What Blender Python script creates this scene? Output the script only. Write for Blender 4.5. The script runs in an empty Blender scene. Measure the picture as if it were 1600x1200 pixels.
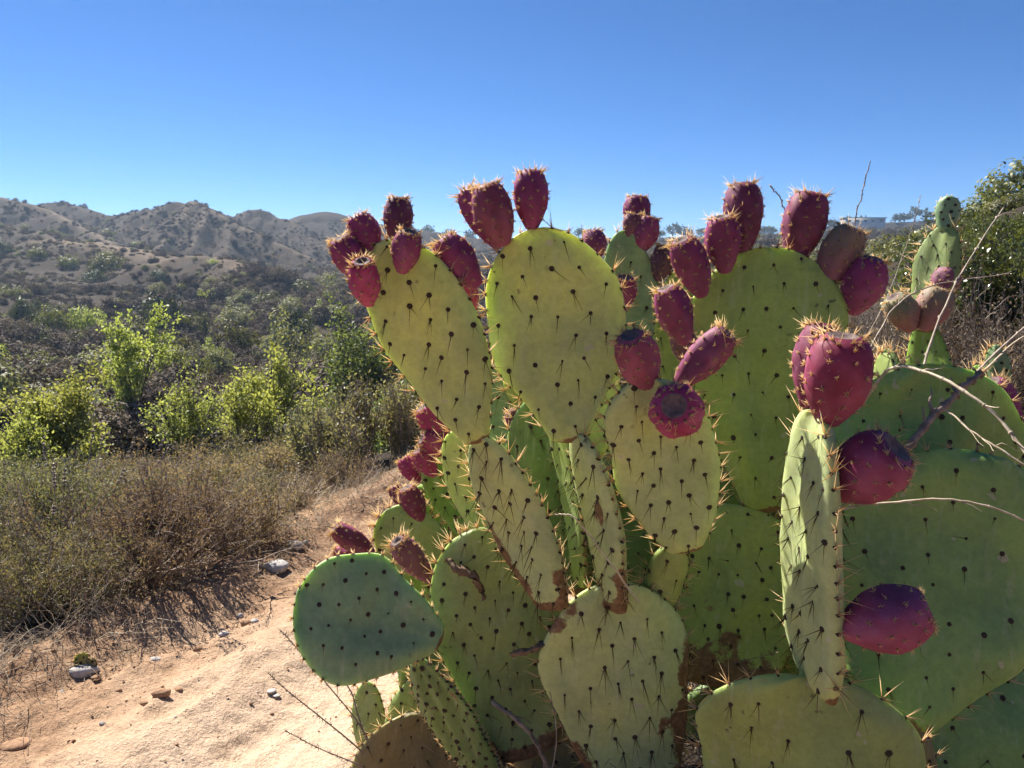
import bpy, math, random
import numpy as np
from mathutils import Vector

# ------------------------------------------------------------------ camera, sky, sun, exposure
scene = bpy.context.scene
COL = scene.collection
F_PX = 1200.0            # focal length in pixels of the 1600 px wide photograph
PITCH = math.atan(190 / F_PX)
CAM_H = 1.15
cam_data = bpy.data.cameras.new("camera")
cam = bpy.data.objects.new("camera", cam_data)
COL.objects.link(cam)
cam_data.sensor_width = 36.0
cam_data.lens = 36.0 * F_PX / 1600.0
cam_data.clip_start = 0.02
cam_data.clip_end = 9000.0
cam.location = (0, 0, CAM_H)
cam.rotation_euler = (math.pi / 2 - PITCH, 0, 0)
scene.camera = cam

SUN_AZ = math.radians(-40)      # to the left of straight ahead
SUN_EL = math.radians(47)
world = bpy.data.worlds.new("World")
scene.world = world
world.use_nodes = True
wn = world.node_tree
wn.nodes.clear()
sky = wn.nodes.new("ShaderNodeTexSky")
sky.sky_type = 'NISHITA'
sky.sun_disc = False
sky.sun_elevation = SUN_EL
sky.sun_rotation = SUN_AZ
sky.altitude = 200
sky.air_density = 0.58
sky.dust_density = 0.0
sky.ozone_density = 10.0
bg = wn.nodes.new("ShaderNodeBackground")
bg.inputs["Strength"].default_value = 0.057
wo = wn.nodes.new("ShaderNodeOutputWorld")
hsv = wn.nodes.new("ShaderNodeHueSaturation")
hsv.inputs["Saturation"].default_value = 1.10
wn.links.new(sky.outputs[0], hsv.inputs["Color"])
wn.links.new(hsv.outputs[0], bg.inputs[0])
wn.links.new(bg.outputs[0], wo.inputs[0])

sun_data = bpy.data.lights.new("sun", 'SUN')
sun_data.energy = 5.0
sun_data.angle = math.radians(0.5)
sun_data.color = (1.0, 0.93, 0.82)
sun = bpy.data.objects.new("sun", sun_data)
COL.objects.link(sun)
sd = Vector((math.sin(SUN_AZ) * math.cos(SUN_EL), math.cos(SUN_AZ) * math.cos(SUN_EL), math.sin(SUN_EL)))
sun.rotation_euler = sd.to_track_quat('Z', 'Y').to_euler()
sun.location = sd * 50

vs = scene.view_settings
vs.view_transform = 'Standard'
vs.look = 'None'
vs.gamma = 1.0
vs.use_curve_mapping = False
vs.exposure = 1.33
scene.cycles.use_denoising = True
scene.cycles.max_bounces = 8
scene.cycles.diffuse_bounces = 3
scene.cycles.adaptive_threshold = 0.03
scene.cycles.glossy_bounces = 2
scene.cycles.transmission_bounces = 4
scene.cycles.volume_bounces = 0

rng = np.random.default_rng(7)
random.seed(7)
CP, SP = math.cos(PITCH), math.sin(PITCH)
CAM = np.array([0, 0, CAM_H])


def P(px, py, d):
    """world point on the ray of photograph pixel (px, py) at depth d metres"""
    x = (px - 800) / F_PX
    y = (600 - py) / F_PX
    return np.array([x * d, d * (CP + y * SP), CAM_H + d * (-SP + y * CP)])


# ------------------------------------------------------------------ mesh helpers
def mesh_np(name, V, F, mats=(), smooth=False, attrs=None, mat_idx=None):
    """V (n,3); F (m,k) with one face size, or a list of such arrays"""
    me = bpy.data.meshes.new(name)
    Fs = F if isinstance(F, (list, tuple)) else [F]
    Fs = [np.asarray(f, dtype=np.int32) for f in Fs if len(f)]
    V = np.asarray(V, dtype=np.float32)
    me.vertices.add(len(V))
    me.vertices.foreach_set("co", V.ravel())
    nl = sum(f.size for f in Fs)
    npoly = sum(len(f) for f in Fs)
    me.loops.add(nl)
    me.polygons.add(npoly)
    me.loops.foreach_set("vertex_index", np.concatenate([f.ravel() for f in Fs]))
    tot = np.concatenate([np.full(len(f), f.shape[1], dtype=np.int32) for f in Fs])
    start = np.concatenate([[0], np.cumsum(tot)[:-1]]).astype(np.int32)
    me.polygons.foreach_set("loop_start", start)
    me.polygons.foreach_set("loop_total", tot)
    if smooth:
        me.polygons.foreach_set("use_smooth", np.ones(npoly, dtype=bool))
    if mat_idx is not None:
        me.polygons.foreach_set("material_index", np.asarray(mat_idx, dtype=np.int32))
    for m in mats:
        me.materials.append(m)
    if attrs:
        for k, a in attrs.items():
            a = np.asarray(a, dtype=np.float32)
            if a.ndim == 1:
                at = me.attributes.new(k, 'FLOAT', 'POINT')
                at.data.foreach_set("value", a)
            else:
                at = me.attributes.new(k, 'FLOAT_COLOR', 'POINT')
                if a.shape[1] == 3:
                    a = np.concatenate([a, np.ones((len(a), 1), np.float32)], 1)
                at.data.foreach_set("color", a.ravel())
    me.update(calc_edges=True)
    return me


def link(name, me, parent=None, label=None, cat=None, group=None, kind=None, loc=None):
    o = bpy.data.objects.new(name, me)
    COL.objects.link(o)
    if parent is not None:
        o.parent = parent
    if loc is not None:
        o.location = [float(c) for c in loc]
    if label:
        o["label"] = label
    if cat:
        o["category"] = cat
    if group:
        o["group"] = group
    if kind:
        o["kind"] = kind
    return o


def nrm(v):
    v = np.asarray(v, float)
    return v / (np.linalg.norm(v, axis=-1, keepdims=True) + 1e-12)


def perp(D):
    """two unit vectors perpendicular to each row of D"""
    D = np.atleast_2d(D)
    ref = np.where(np.abs(D[:, 2:3]) < 0.9, np.array([[0, 0, 1.0]]), np.array([[1.0, 0, 0]]))
    a = nrm(np.cross(D, ref))
    b = np.cross(D, a)
    return a, b


class Geo:
    """collects vertices, triangles/quads, materials and attributes for ONE mesh"""
    def __init__(self):
        self.V, self.T, self.Q, self.tm, self.qm, self.A, self.n = [], [], [], [], [], [], 0

    def add(self, V, F, mat=0, attr=0.0):
        V = np.asarray(V, float)
        F = np.asarray(F, int)
        if len(F) == 0:
            return
        self.V.append(V)
        a = np.full(len(V), attr) if np.isscalar(attr) else np.asarray(attr)
        self.A.append(a)
        if F.shape[1] == 3:
            self.T.append(F + self.n)
            self.tm.append(np.full(len(F), mat))
        else:
            self.Q.append(F + self.n)
            self.qm.append(np.full(len(F), mat))
        self.n += len(V)

    def build(self, name, mats, origin=(0, 0, 0), smooth=False, aname="tip"):
        V = np.concatenate(self.V) - np.asarray(origin)
        Fs, ms = [], []
        if self.T:
            Fs.append(np.concatenate(self.T)); ms.append(np.concatenate(self.tm))
        if self.Q:
            Fs.append(np.concatenate(self.Q)); ms.append(np.concatenate(self.qm))
        return mesh_np(name, V, Fs, mats, smooth, {aname: np.concatenate(self.A)}, np.concatenate(ms))


def spikes(B, D, L, R, sides=3):
    """thin cones from B along D: vertices, triangles, tip attribute"""
    B = np.atleast_2d(B); D = nrm(np.atleast_2d(D)); n = len(B)
    L = np.broadcast_to(L, n)[:, None]; R = np.broadcast_to(R, n)[:, None]
    a, b = perp(D)
    ring = [B + R * (math.cos(k * 2 * math.pi / sides) * a + math.sin(k * 2 * math.pi / sides) * b) for k in range(sides)]
    V = np.stack(ring + [B + D * L], 1).reshape(-1, 3)
    base = (np.arange(n) * (sides + 1))[:, None]
    F = np.concatenate([base + np.array([[k, (k + 1) % sides, sides]]) for k in range(sides)], 0)
    att = np.tile(np.array([0.0] * sides + [1.0]), n)
    return V, F, att


def leaves(C, A, S, L, W, fold=0.2):
    """rhombic leaf faces centred at C, long axis A, side S"""
    n = len(C)
    A = nrm(A); S = nrm(S - np.sum(S * A, 1, keepdims=True) * A)
    N = np.cross(A, S)
    L = np.broadcast_to(L, n)[:, None]; W = np.broadcast_to(W, n)[:, None]
    V = np.stack([C - A * L / 2, C + S * W / 2 + N * W * fold, C + A * L / 2, C - S * W / 2 + N * W * fold], 1).reshape(-1, 3)
    F = (np.arange(n) * 4)[:, None] + np.array([[0, 1, 2, 3]])
    return V, F


def tube(pts, rad, sides=5):
    pts = np.asarray(pts, float); k = len(pts)
    rad = np.broadcast_to(rad, k)
    t = np.gradient(pts, axis=0)
    t = nrm(t)
    ref = np.array([0.31, 0.17, 0.93]) if abs(t[0][2]) < 0.9 else np.array([0.93, 0.2, 0.1])
    a = nrm(np.cross(t, ref)); b = np.cross(t, a)
    ang = np.arange(sides) * 2 * math.pi / sides
    V = pts[:, None, :] + rad[:, None, None] * (np.cos(ang)[None, :, None] * a[:, None, :] + np.sin(ang)[None, :, None] * b[:, None, :])
    V = V.reshape(-1, 3)
    F = []
    for i in range(k - 1):
        for j in range(sides):
            F.append((i * sides + j, i * sides + (j + 1) % sides, (i + 1) * sides + (j + 1) % sides, (i + 1) * sides + j))
    return V, np.array(F)


def spline(ctrl, n=24):
    """Catmull-Rom through control points"""
    c = np.asarray(ctrl, float)
    c = np.vstack([2 * c[0] - c[1], c, 2 * c[-1] - c[-2]])
    segs = len(c) - 3
    out = []
    for u in np.linspace(0, segs - 1e-6, n):
        i = int(u); f = u - i
        p0, p1, p2, p3 = c[i:i + 4]
        out.append(0.5 * (2 * p1 + (p2 - p0) * f + (2 * p0 - 5 * p1 + 4 * p2 - p3) * f * f + (3 * p1 - p0 - 3 * p2 + p3) * f ** 3))
    return np.array(out)


# value noise for shapes
_perm = np.random.default_rng(3).random((256, 256))


def vnoise(x, y):
    xi = np.floor(x).astype(int); yi = np.floor(y).astype(int)
    fx = x - xi; fy = y - yi
    fx = fx * fx * (3 - 2 * fx); fy = fy * fy * (3 - 2 * fy)
    g = lambda i, j: _perm[i % 256, j % 256]
    return (g(xi, yi) * (1 - fx) + g(xi + 1, yi) * fx) * (1 - fy) + (g(xi, yi + 1) * (1 - fx) + g(xi + 1, yi + 1) * fx) * fy


def fbm(x, y, oct=4):
    s = 0; a = 0.5
    for k in range(oct):
        s = s + a * (vnoise(x + 17.3 * k, y + 9.1 * k) * 2 - 1)
        x = x * 2.03; y = y * 2.03; a *= 0.5
    return s


def sstep(a, b, x):
    t = np.clip((x - a) / (b - a), 0, 1)
    return t * t * (3 - 2 * t)


# ------------------------------------------------------------------ materials
def newmat(name):
    m = bpy.data.materials.new(name)
    m.use_nodes = True
    nt = m.node_tree
    b = nt.nodes["Principled BSDF"]
    return m, nt, b


def N(nt, typ, **kw):
    n = nt.nodes.new(typ)
    for k, v in kw.items():
        setattr(n, k, v)
    return n


def noise_node(nt, scale, detail=4, rough=0.6, coord=None, dim='3D'):
    n = N(nt, "ShaderNodeTexNoise")
    n.noise_dimensions = dim
    n.inputs["Scale"].default_value = scale
    n.inputs["Detail"].default_value = detail
    n.inputs["Roughness"].default_value = rough
    if coord is not None:
        nt.links.new(coord, n.inputs["Vector"])
    return n


def ramp(nt, fac, stops):
    r = N(nt, "ShaderNodeValToRGB")
    el = r.color_ramp.elements
    while len(el) < len(stops):
        el.new(0.5)
    for e, (p, c) in zip(el, stops):
        e.position = p
        e.color = (*c, 1) if len(c) == 3 else c
    nt.links.new(fac, r.inputs[0])
    return r


def mix(nt, fac, a, b, mode='MIX'):
    m = N(nt, "ShaderNodeMix", data_type='RGBA', blend_type=mode)
    for sock, v in ((m.inputs[0], fac), (m.inputs[6], a), (m.inputs[7], b)):
        if hasattr(v, "links") or hasattr(v, "is_linked"):
            nt.links.new(v, sock)
        elif np.isscalar(v):
            sock.default_value = v
        else:
            sock.default_value = (*v, 1)
    return m.outputs[2]


def math_node(nt, op, a, b=None, clamp=False):
    m = N(nt, "ShaderNodeMath", operation=op, use_clamp=clamp)
    for i, v in enumerate((a, b)):
        if v is None:
            continue
        if np.isscalar(v):
            m.inputs[i].default_value = v
        else:
            nt.links.new(v, m.inputs[i])
    return m.outputs[0]


def bump(nt, b, height, strength=0.3, dist=0.01, prev=None):
    n = N(nt, "ShaderNodeBump")
    n.inputs["Strength"].default_value = strength
    n.inputs["Distance"].default_value = dist
    nt.links.new(height, n.inputs["Height"])
    if prev is not None:
        nt.links.new(prev, n.inputs["Normal"])
    nt.links.new(n.outputs[0], b.inputs["Normal"])
    return n.outputs[0]


def leaf_mat(name, c1, c2, trans=0.5, rough=0.55, spec=0.3, obj_var=0.25, tcol=None):
    """foliage: colour varies per leaf clump and per plant, light passes through"""
    m, nt, b = newmat(name)
    geo = N(nt, "ShaderNodeNewGeometry")
    oi = N(nt, "ShaderNodeObjectInfo")
    col = mix(nt, geo.outputs["Random Per Island"], c1, c2)
    hs = N(nt, "ShaderNodeHueSaturation")
    v = math_node(nt, 'MULTIPLY_ADD', oi.outputs["Random"], 2 * obj_var)
    v.node.inputs[2].default_value = 1 - obj_var
    nt.links.new(v, hs.inputs["Value"])
    h = math_node(nt, 'MULTIPLY_ADD', oi.outputs["Random"], 0.03)
    h.node.inputs[2].default_value = 0.485
    nt.links.new(h, hs.inputs["Hue"])
    nt.links.new(col, hs.inputs["Color"])
    nt.links.new(hs.outputs[0], b.inputs["Base Color"])
    b.inputs["Roughness"].default_value = rough
    b.inputs["Specular IOR Level"].default_value = spec
    if trans > 0:
        tr = N(nt, "ShaderNodeBsdfTranslucent")
        tc = mix(nt, 1.0, hs.outputs[0], tcol or (1.25, 1.15, 0.6), 'MULTIPLY')
        nt.links.new(tc, tr.inputs[0])
        ms = N(nt, "ShaderNodeMixShader")
        ms.inputs[0].default_value = trans
        nt.links.new(b.outputs[0], ms.inputs[1])
        nt.links.new(tr.outputs[0], ms.inputs[2])
        nt.links.new(ms.outputs[0], nt.nodes["Material Output"].inputs[0])
    return m


def twig_mat(name, c1, c2, scale=60, rough=0.8):
    m, nt, b = newmat(name)
    tc = N(nt, "ShaderNodeTexCoord")
    n = noise_node(nt, scale, 3, 0.6, tc.outputs["Object"])
    r = ramp(nt, n.outputs[0], [(0.35, c1), (0.65, c2)])
    nt.links.new(r.outputs[0], b.inputs["Base Color"])
    b.inputs["Roughness"].default_value = rough
    bump(nt, b, n.outputs[0], 0.4, 0.002)
    return m


def make_pad_mat():
    m, nt, b = newmat("cactus_pad")
    tc = N(nt, "ShaderNodeTexCoord")
    tone = N(nt, "ShaderNodeAttribute", attribute_name="tone")
    cork = N(nt, "ShaderNodeAttribute", attribute_name="cork")
    o = tc.outputs["Object"]
    n1 = noise_node(nt, 9, 4, 0.55, o)
    var = ramp(nt, n1.outputs[0], [(0.25, (0.70, 0.74, 0.80)), (0.5, (1, 1, 1)), (0.78, (1.25, 1.18, 0.92))])
    c = mix(nt, 1.0, tone.outputs[0], var.outputs[0], 'MULTIPLY')
    # fine waxy mottling
    n2 = noise_node(nt, 90, 4, 0.7, o)
    mot = ramp(nt, n2.outputs[0], [(0.3, (0.86, 0.87, 0.86)), (0.7, (1.12, 1.12, 1.1))])
    c = mix(nt, 1.0, c, mot.outputs[0], 'MULTIPLY')
    nY = noise_node(nt, 3.4, 3, 0.6, o)
    yf = ramp(nt, nY.outputs[0], [(0.48, (0, 0, 0)), (0.72, (0.55, 0.55, 0.55))])
    c = mix(nt, yf.outputs[0], c, mix(nt, 1.0, c, (1.30, 1.08, 0.70), 'MULTIPLY'))
    mp = N(nt, "ShaderNodeMapping")
    mp.inputs["Scale"].default_value = (70, 70, 9)
    nt.links.new(o, mp.inputs["Vector"])
    nS = noise_node(nt, 1.0, 4, 0.65, mp.outputs[0])
    sf = ramp(nt, nS.outputs[0], [(0.54, (0, 0, 0)), (0.80, (0.40, 0.40, 0.40))])
    c = mix(nt, sf.outputs[0], c, (0.50, 0.50, 0.36))
    nW = noise_node(nt, 38, 2, 0.4, o)
    wf = ramp(nt, nW.outputs[0], [(0.725, (0, 0, 0)), (0.745, (0.6, 0.6, 0.6))])
    c = mix(nt, wf.outputs[0], c, (0.46, 0.42, 0.33))
    # dark specks and scabs
    n3 = noise_node(nt, 55, 2, 0.5, o)
    sp = ramp(nt, n3.outputs[0], [(0.66, (0, 0, 0)), (0.73, (1, 1, 1))])
    n3b = noise_node(nt, 7, 2, 0.5, o)
    spm = ramp(nt, n3b.outputs[0], [(0.50, (0, 0, 0)), (0.62, (1, 1, 1))])
    spf = math_node(nt, 'MULTIPLY', sp.outputs[0], spm.outputs[0])
    spf = math_node(nt, 'MULTIPLY', spf, 0.8)
    c = mix(nt, spf, c, (0.07, 0.05, 0.035))
    # corky brown skin, edge broken up by noise
    n4 = noise_node(nt, 26, 5, 0.62, o)
    k = math_node(nt, 'ADD', cork.outputs["Fac"], n4.outputs[0])
    kf = ramp(nt, k, [(0.93, (0, 0, 0)), (1.02, (1, 1, 1))])
    n5 = noise_node(nt, 120, 4, 0.7, o)
    ck = ramp(nt, n5.outputs[0], [(0.3, (0.10, 0.055, 0.03)), (0.55, (0.22, 0.125, 0.06)), (0.75, (0.30, 0.20, 0.11))])
    c = mix(nt, kf.outputs[0], c, ck.outputs[0])
    nt.links.new(c, b.inputs["Base Color"])
    rr = math_node(nt, 'MULTIPLY_ADD', n2.outputs[0], 0.25)
    rr.node.inputs[2].default_value = 0.40
    nt.links.new(rr, b.inputs["Roughness"])
    b.inputs["Specular IOR Level"].default_value = 0.35
    b.inputs["Subsurface Weight"].default_value = 0.55
    b.inputs["Subsurface Radius"].default_value = (0.017, 0.019, 0.008)
    b.inputs["Subsurface Scale"].default_value = 1.0
    hb = math_node(nt, 'ADD', n1.outputs[0], math_node(nt, 'MULTIPLY', n5.outputs[0], math_node(nt, 'MULTIPLY', kf.outputs[0], 0.5)))
    p = bump(nt, b, hb, 0.35, 0.012)
    bump(nt, b, n2.outputs[0], 0.12, 0.002, p)
    return m


def make_fruit_mat():
    m, nt, b = newmat("prickly_pear_fruit")
    tc = N(nt, "ShaderNodeTexCoord")
    tone = N(nt, "ShaderNodeAttribute", attribute_name="tone")
    ends = N(nt, "ShaderNodeAttribute", attribute_name="cork")
    o = tc.outputs["Object"]
    n1 = noise_node(nt, 22, 4, 0.55, o)
    var = ramp(nt, n1.outputs[0], [(0.25, (0.6, 0.62, 0.7)), (0.5, (1, 1, 1)), (0.75, (1.3, 1.15, 1.0))])
    c = mix(nt, 1.0, tone.outputs[0], var.outputs[0], 'MULTIPLY')
    # pale waxy bloom, rubbed away in places
    n2 = noise_node(nt, 40, 5, 0.65, o)
    n2b = noise_node(nt, 11, 2, 0.5, o)
    bl = math_node(nt, 'MULTIPLY', ramp(nt, n2.outputs[0], [(0.30, (0.25,) * 3), (0.62, (1,) * 3)]).outputs[0],
                   ramp(nt, n2b.outputs[0], [(0.32, (0.15,) * 3), (0.65, (1,) * 3)]).outputs[0])
    bl = math_node(nt, 'MULTIPLY', bl, 0.26)
    c = mix(nt, bl, c, (0.46, 0.26, 0.44))
    n3 = noise_node(nt, 160, 2, 0.5, o)
    sp = ramp(nt, n3.outputs[0], [(0.68, (0,) * 3), (0.78, (0.45,) * 3)])
    c = mix(nt, sp.outputs[0], c, (0.42, 0.24, 0.24))
    c = mix(nt, ends.outputs["Fac"], c, (0.19, 0.24, 0.12))
    nt.links.new(c, b.inputs["Base Color"])
    rr = math_node(nt, 'MULTIPLY_ADD', n2.outputs[0], 0.3)
    rr.node.inputs[2].default_value = 0.46
    nt.links.new(rr, b.inputs["Roughness"])
    b.inputs["Specular IOR Level"].default_value = 0.25
    b.inputs["Subsurface Weight"].default_value = 0.6
    b.inputs["Subsurface Radius"].default_value = (0.014, 0.003, 0.005)
    b.inputs["Subsurface Scale"].default_value = 1.0
    bump(nt, b, math_node(nt, 'ADD', n1.outputs[0], math_node(nt, 'MULTIPLY', n2.outputs[0], 0.4)), 0.3, 0.006)
    return m


def make_spine_mat():
    m, nt, b = newmat("cactus_spine")
    tip = N(nt, "ShaderNodeAttribute", attribute_name="tip")
    r = ramp(nt, tip.outputs["Fac"], [(0.0, (0.065, 0.038, 0.022)), (0.32, (0.20, 0.13, 0.075)), (0.55, (0.70, 0.55, 0.32)), (1.0, (0.92, 0.84, 0.62))])
    nt.links.new(r.outputs[0], b.inputs["Base Color"])
    b.inputs["Roughness"].default_value = 0.5
    tr = N(nt, "ShaderNodeBsdfTranslucent")
    nt.links.new(mix(nt, 1.0, r.outputs[0], (1.3, 1.1, 0.7), 'MULTIPLY'), tr.inputs[0])
    ms = N(nt, "ShaderNodeMixShader")
    ms.inputs[0].default_value = 0.55
    nt.links.new(b.outputs[0], ms.inputs[1]); nt.links.new(tr.outputs[0], ms.inputs[2])
    nt.links.new(ms.outputs[0], nt.nodes["Material Output"].inputs[0])
    return m


def plain(name, col, rough=0.8, nscale=80, var=0.3):
    m, nt, b = newmat(name)
    tc = N(nt, "ShaderNodeTexCoord")
    n = noise_node(nt, nscale, 4, 0.6, tc.outputs["Object"])
    lo = tuple(c * (1 - var) for c in col); hi = tuple(min(1, c * (1 + var)) for c in col)
    r = ramp(nt, n.outputs[0], [(0.3, lo), (0.7, hi)])
    nt.links.new(r.outputs[0], b.inputs["Base Color"])
    b.inputs["Roughness"].default_value = rough
    bump(nt, b, n.outputs[0], 0.4, 0.01)
    return m


def make_path_mat():
    m, nt, b = newmat("dirt_path")
    tc = N(nt, "ShaderNodeTexCoord")
    o = tc.outputs["Object"]
    n1 = noise_node(nt, 1.6, 5, 0.6, o)
    n2 = noise_node(nt, 14, 6, 0.7, o)
    n3 = noise_node(nt, 130, 4, 0.7, o)
    wear = N(nt, "ShaderNodeAttribute", attribute_name="wear")
    f = math_node(nt, 'ADD', math_node(nt, 'MULTIPLY', n1.outputs[0], 0.6), math_node(nt, 'MULTIPLY', n2.outputs[0], 0.4))
    f = math_node(nt, 'ADD', f, math_node(nt, 'MULTIPLY', wear.outputs["Fac"], 0.30))
    r = ramp(nt, f, [(0.28, (0.19, 0.11, 0.066)), (0.46, (0.34, 0.222, 0.142)), (0.64, (0.45, 0.318, 0.218)), (0.9, (0.51, 0.385, 0.285))])
    g = ramp(nt, n3.outputs[0], [(0.28, (0.66, 0.64, 0.62)), (0.5, (1, 1, 1)), (0.75, (1.2, 1.2, 1.2))])
    c = mix(nt, 1.0, r.outputs[0], g.outputs[0], 'MULTIPLY')
    nt.links.new(c, b.inputs["Base Color"])
    b.inputs["Roughness"].default_value = 0.95
    b.inputs["Specular IOR Level"].default_value = 0.1
    p = bump(nt, b, n2.outputs[0], 0.75, 0.035)
    bump(nt, b, n3.outputs[0], 0.6, 0.006, p)
    return m


def make_ground_mat():
    m, nt, b = newmat("ground_soil")
    tc = N(nt, "ShaderNodeTexCoord")
    o = tc.outputs["Object"]
    bare = N(nt, "ShaderNodeAttribute", attribute_name="bare")
    nA = noise_node(nt, 0.22, 6, 0.68, o)
    nB = noise_node(nt, 3.0, 6, 0.7, o)
    nC = noise_node(nt, 45, 4, 0.7, o)
    f = math_node(nt, 'ADD', math_node(nt, 'MULTIPLY', nA.outputs[0], 0.55), math_node(nt, 'MULTIPLY', nB.outputs[0], 0.45))
    f = math_node(nt, 'ADD', f, math_node(nt, 'MULTIPLY', bare.outputs["Fac"], 0.30))
    r = ramp(nt, f, [(0.34, (0.026, 0.020, 0.016)), (0.50, (0.041, 0.031, 0.024)), (0.66, (0.066, 0.050, 0.037)), (0.95, (0.19, 0.145, 0.103))])
    g = ramp(nt, nC.outputs[0], [(0.3, (0.7, 0.7, 0.7)), (0.7, (1.2, 1.2, 1.2))])
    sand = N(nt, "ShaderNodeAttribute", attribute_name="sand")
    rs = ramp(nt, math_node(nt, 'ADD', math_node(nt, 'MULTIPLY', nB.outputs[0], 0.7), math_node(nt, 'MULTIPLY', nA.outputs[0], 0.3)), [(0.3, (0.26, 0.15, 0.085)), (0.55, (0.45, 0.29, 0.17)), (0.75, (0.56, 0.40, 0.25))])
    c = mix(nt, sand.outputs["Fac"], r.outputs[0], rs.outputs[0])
    c = mix(nt, 1.0, c, g.outputs[0], 'MULTIPLY')
    nt.links.new(c, b.inputs["Base Color"])
    b.inputs["Roughness"].default_value = 0.95
    b.inputs["Specular IOR Level"].default_value = 0.1
    p = bump(nt, b, nB.outputs[0], 0.6, 0.25)
    bump(nt, b, nC.outputs[0], 0.5, 0.02, p)
    return m


M = {}
M['pad'] = make_pad_mat()
M['fruit'] = make_fruit_mat()
M['spine'] = make_spine_mat()
M['areole'] = plain("areole_felt", (0.045, 0.03, 0.02), 0.95, 300, 0.4)
M['scar'] = plain("fruit_scar", (0.13, 0.085, 0.075), 0.8, 120, 0.45)
M['cork'] = plain("corky_skin", (0.17, 0.11, 0.065), 0.9, 90, 0.5)
M['path'] = make_path_mat()
M['ground'] = make_ground_mat()
M['twig'] = twig_mat("dry_twig", (0.20, 0.155, 0.12), (0.40, 0.33, 0.26))
M['twig_red'] = twig_mat("brown_twig", (0.14, 0.105, 0.082), (0.30, 0.23, 0.18))
M['straw'] = twig_mat("dry_straw", (0.36, 0.29, 0.20), (0.58, 0.50, 0.38))
M['bark'] = twig_mat("bark", (0.05, 0.04, 0.032), (0.15, 0.12, 0.09), 20)
M['leaf_brown'] = leaf_mat("dry_brown_leaf", (0.19, 0.15, 0.115), (0.33, 0.27, 0.205), 0.45, 0.7, 0.3, 0.15)
M['leaf_rust'] = leaf_mat("rusty_seed_head", (0.16, 0.118, 0.092), (0.29, 0.23, 0.18), 0.42, 0.8, 0.2, 0.15)
M['leaf_drygreen'] = leaf_mat("dull_green_leaf", (0.12, 0.115, 0.062), (0.22, 0.205, 0.125), 0.42, 0.6, 0.4, 0.15)
M['leaf_grey'] = leaf_mat("grey_green_leaf", (0.13, 0.145, 0.075), (0.23, 0.24, 0.125), 0.4, 0.6, 0.4, 0.2)
M['leaf_thicket'] = leaf_mat("thicket_leaf", (0.16, 0.17, 0.10), (0.29, 0.29, 0.18), 0.5, 0.5, 0.5, 0.12)
M['leaf_yellow'] = leaf_mat("yellow_green_leaf", (0.25, 0.29, 0.075), (0.38, 0.42, 0.13), 0.58, 0.5, 0.4, 0.12, (1.15, 1.12, 0.75))
M['leaf_olive'] = leaf_mat("olive_leaf", (0.085, 0.10, 0.03), (0.17, 0.18, 0.055), 0.4, 0.5, 0.4, 0.3)
M['leaf_green'] = leaf_mat("bright_green_leaf", (0.11, 0.17, 0.06), (0.20, 0.26, 0.10), 0.5, 0.5, 0.4, 0.2)
M['leaf_glossy'] = leaf_mat("glossy_leaf", (0.055, 0.08, 0.02), (0.12, 0.145, 0.04), 0.35, 0.28, 0.7, 0.15)
M['leaf_dark'] = leaf_mat("dark_tree_leaf", (0.04, 0.058, 0.026), (0.085, 0.11, 0.048), 0.3, 0.5, 0.3, 0.25)
M['leaf_sage'] = leaf_mat("sage_scrub_leaf", (0.075, 0.058, 0.05), (0.14, 0.11, 0.09), 0.06, 0.85, 0.15, 0.3)
M['leaf_tan'] = leaf_mat("tan_scrub_leaf", (0.11, 0.084, 0.06), (0.19, 0.15, 0.105), 0.12, 0.8, 0.2, 0.3)
M['stone'] = plain("pale_stone", (0.40, 0.37, 0.35), 0.85, 40, 0.25)
M['stone_grey'] = plain("grey_stone", (0.27, 0.24, 0.22), 0.9, 40, 0.35)
M['clod'] = plain("dirt_clod", (0.30, 0.175, 0.10), 0.95, 60, 0.35)
M['wall_white'] = plain("white_render", (0.55, 0.53, 0.50), 0.8, 2, 0.06)
M['roof'] = plain("roof_grey", (0.25, 0.24, 0.24), 0.8, 2, 0.2)
M['glass'] = plain("dark_window", (0.05, 0.06, 0.07), 0.2, 5, 0.2)

# ------------------------------------------------------------------ terrain
PU = np.array([0.4, 0.917]); PU /= np.linalg.norm(PU)      # path direction
PN = np.array([-PU[1], PU[0]])                              # to its left
PO = np.array([-0.98, 2.79])                                # a point on its left edge


def path_st(x, y):
    dx, dy = x - PO[0], y - PO[1]
    return dx * PU[0] + dy * PU[1], dx * PN[0] + dy * PN[1]


def zp(py, d):
    return CAM_H + d * (-SP + (600 - py) / F_PX * CP)


T_D = np.array([5, 8, 12, 17, 24, 34, 50, 75, 110, 160, 230, 330, 480, 800, 3000.0])
T_PX = np.array([-900, -200, 150, 400, 650, 900, 1200, 1420, 1600, 2300.0])


def zrow(pys):
    return [zp(p, d) for p, d in zip(pys, T_D)]


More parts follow.
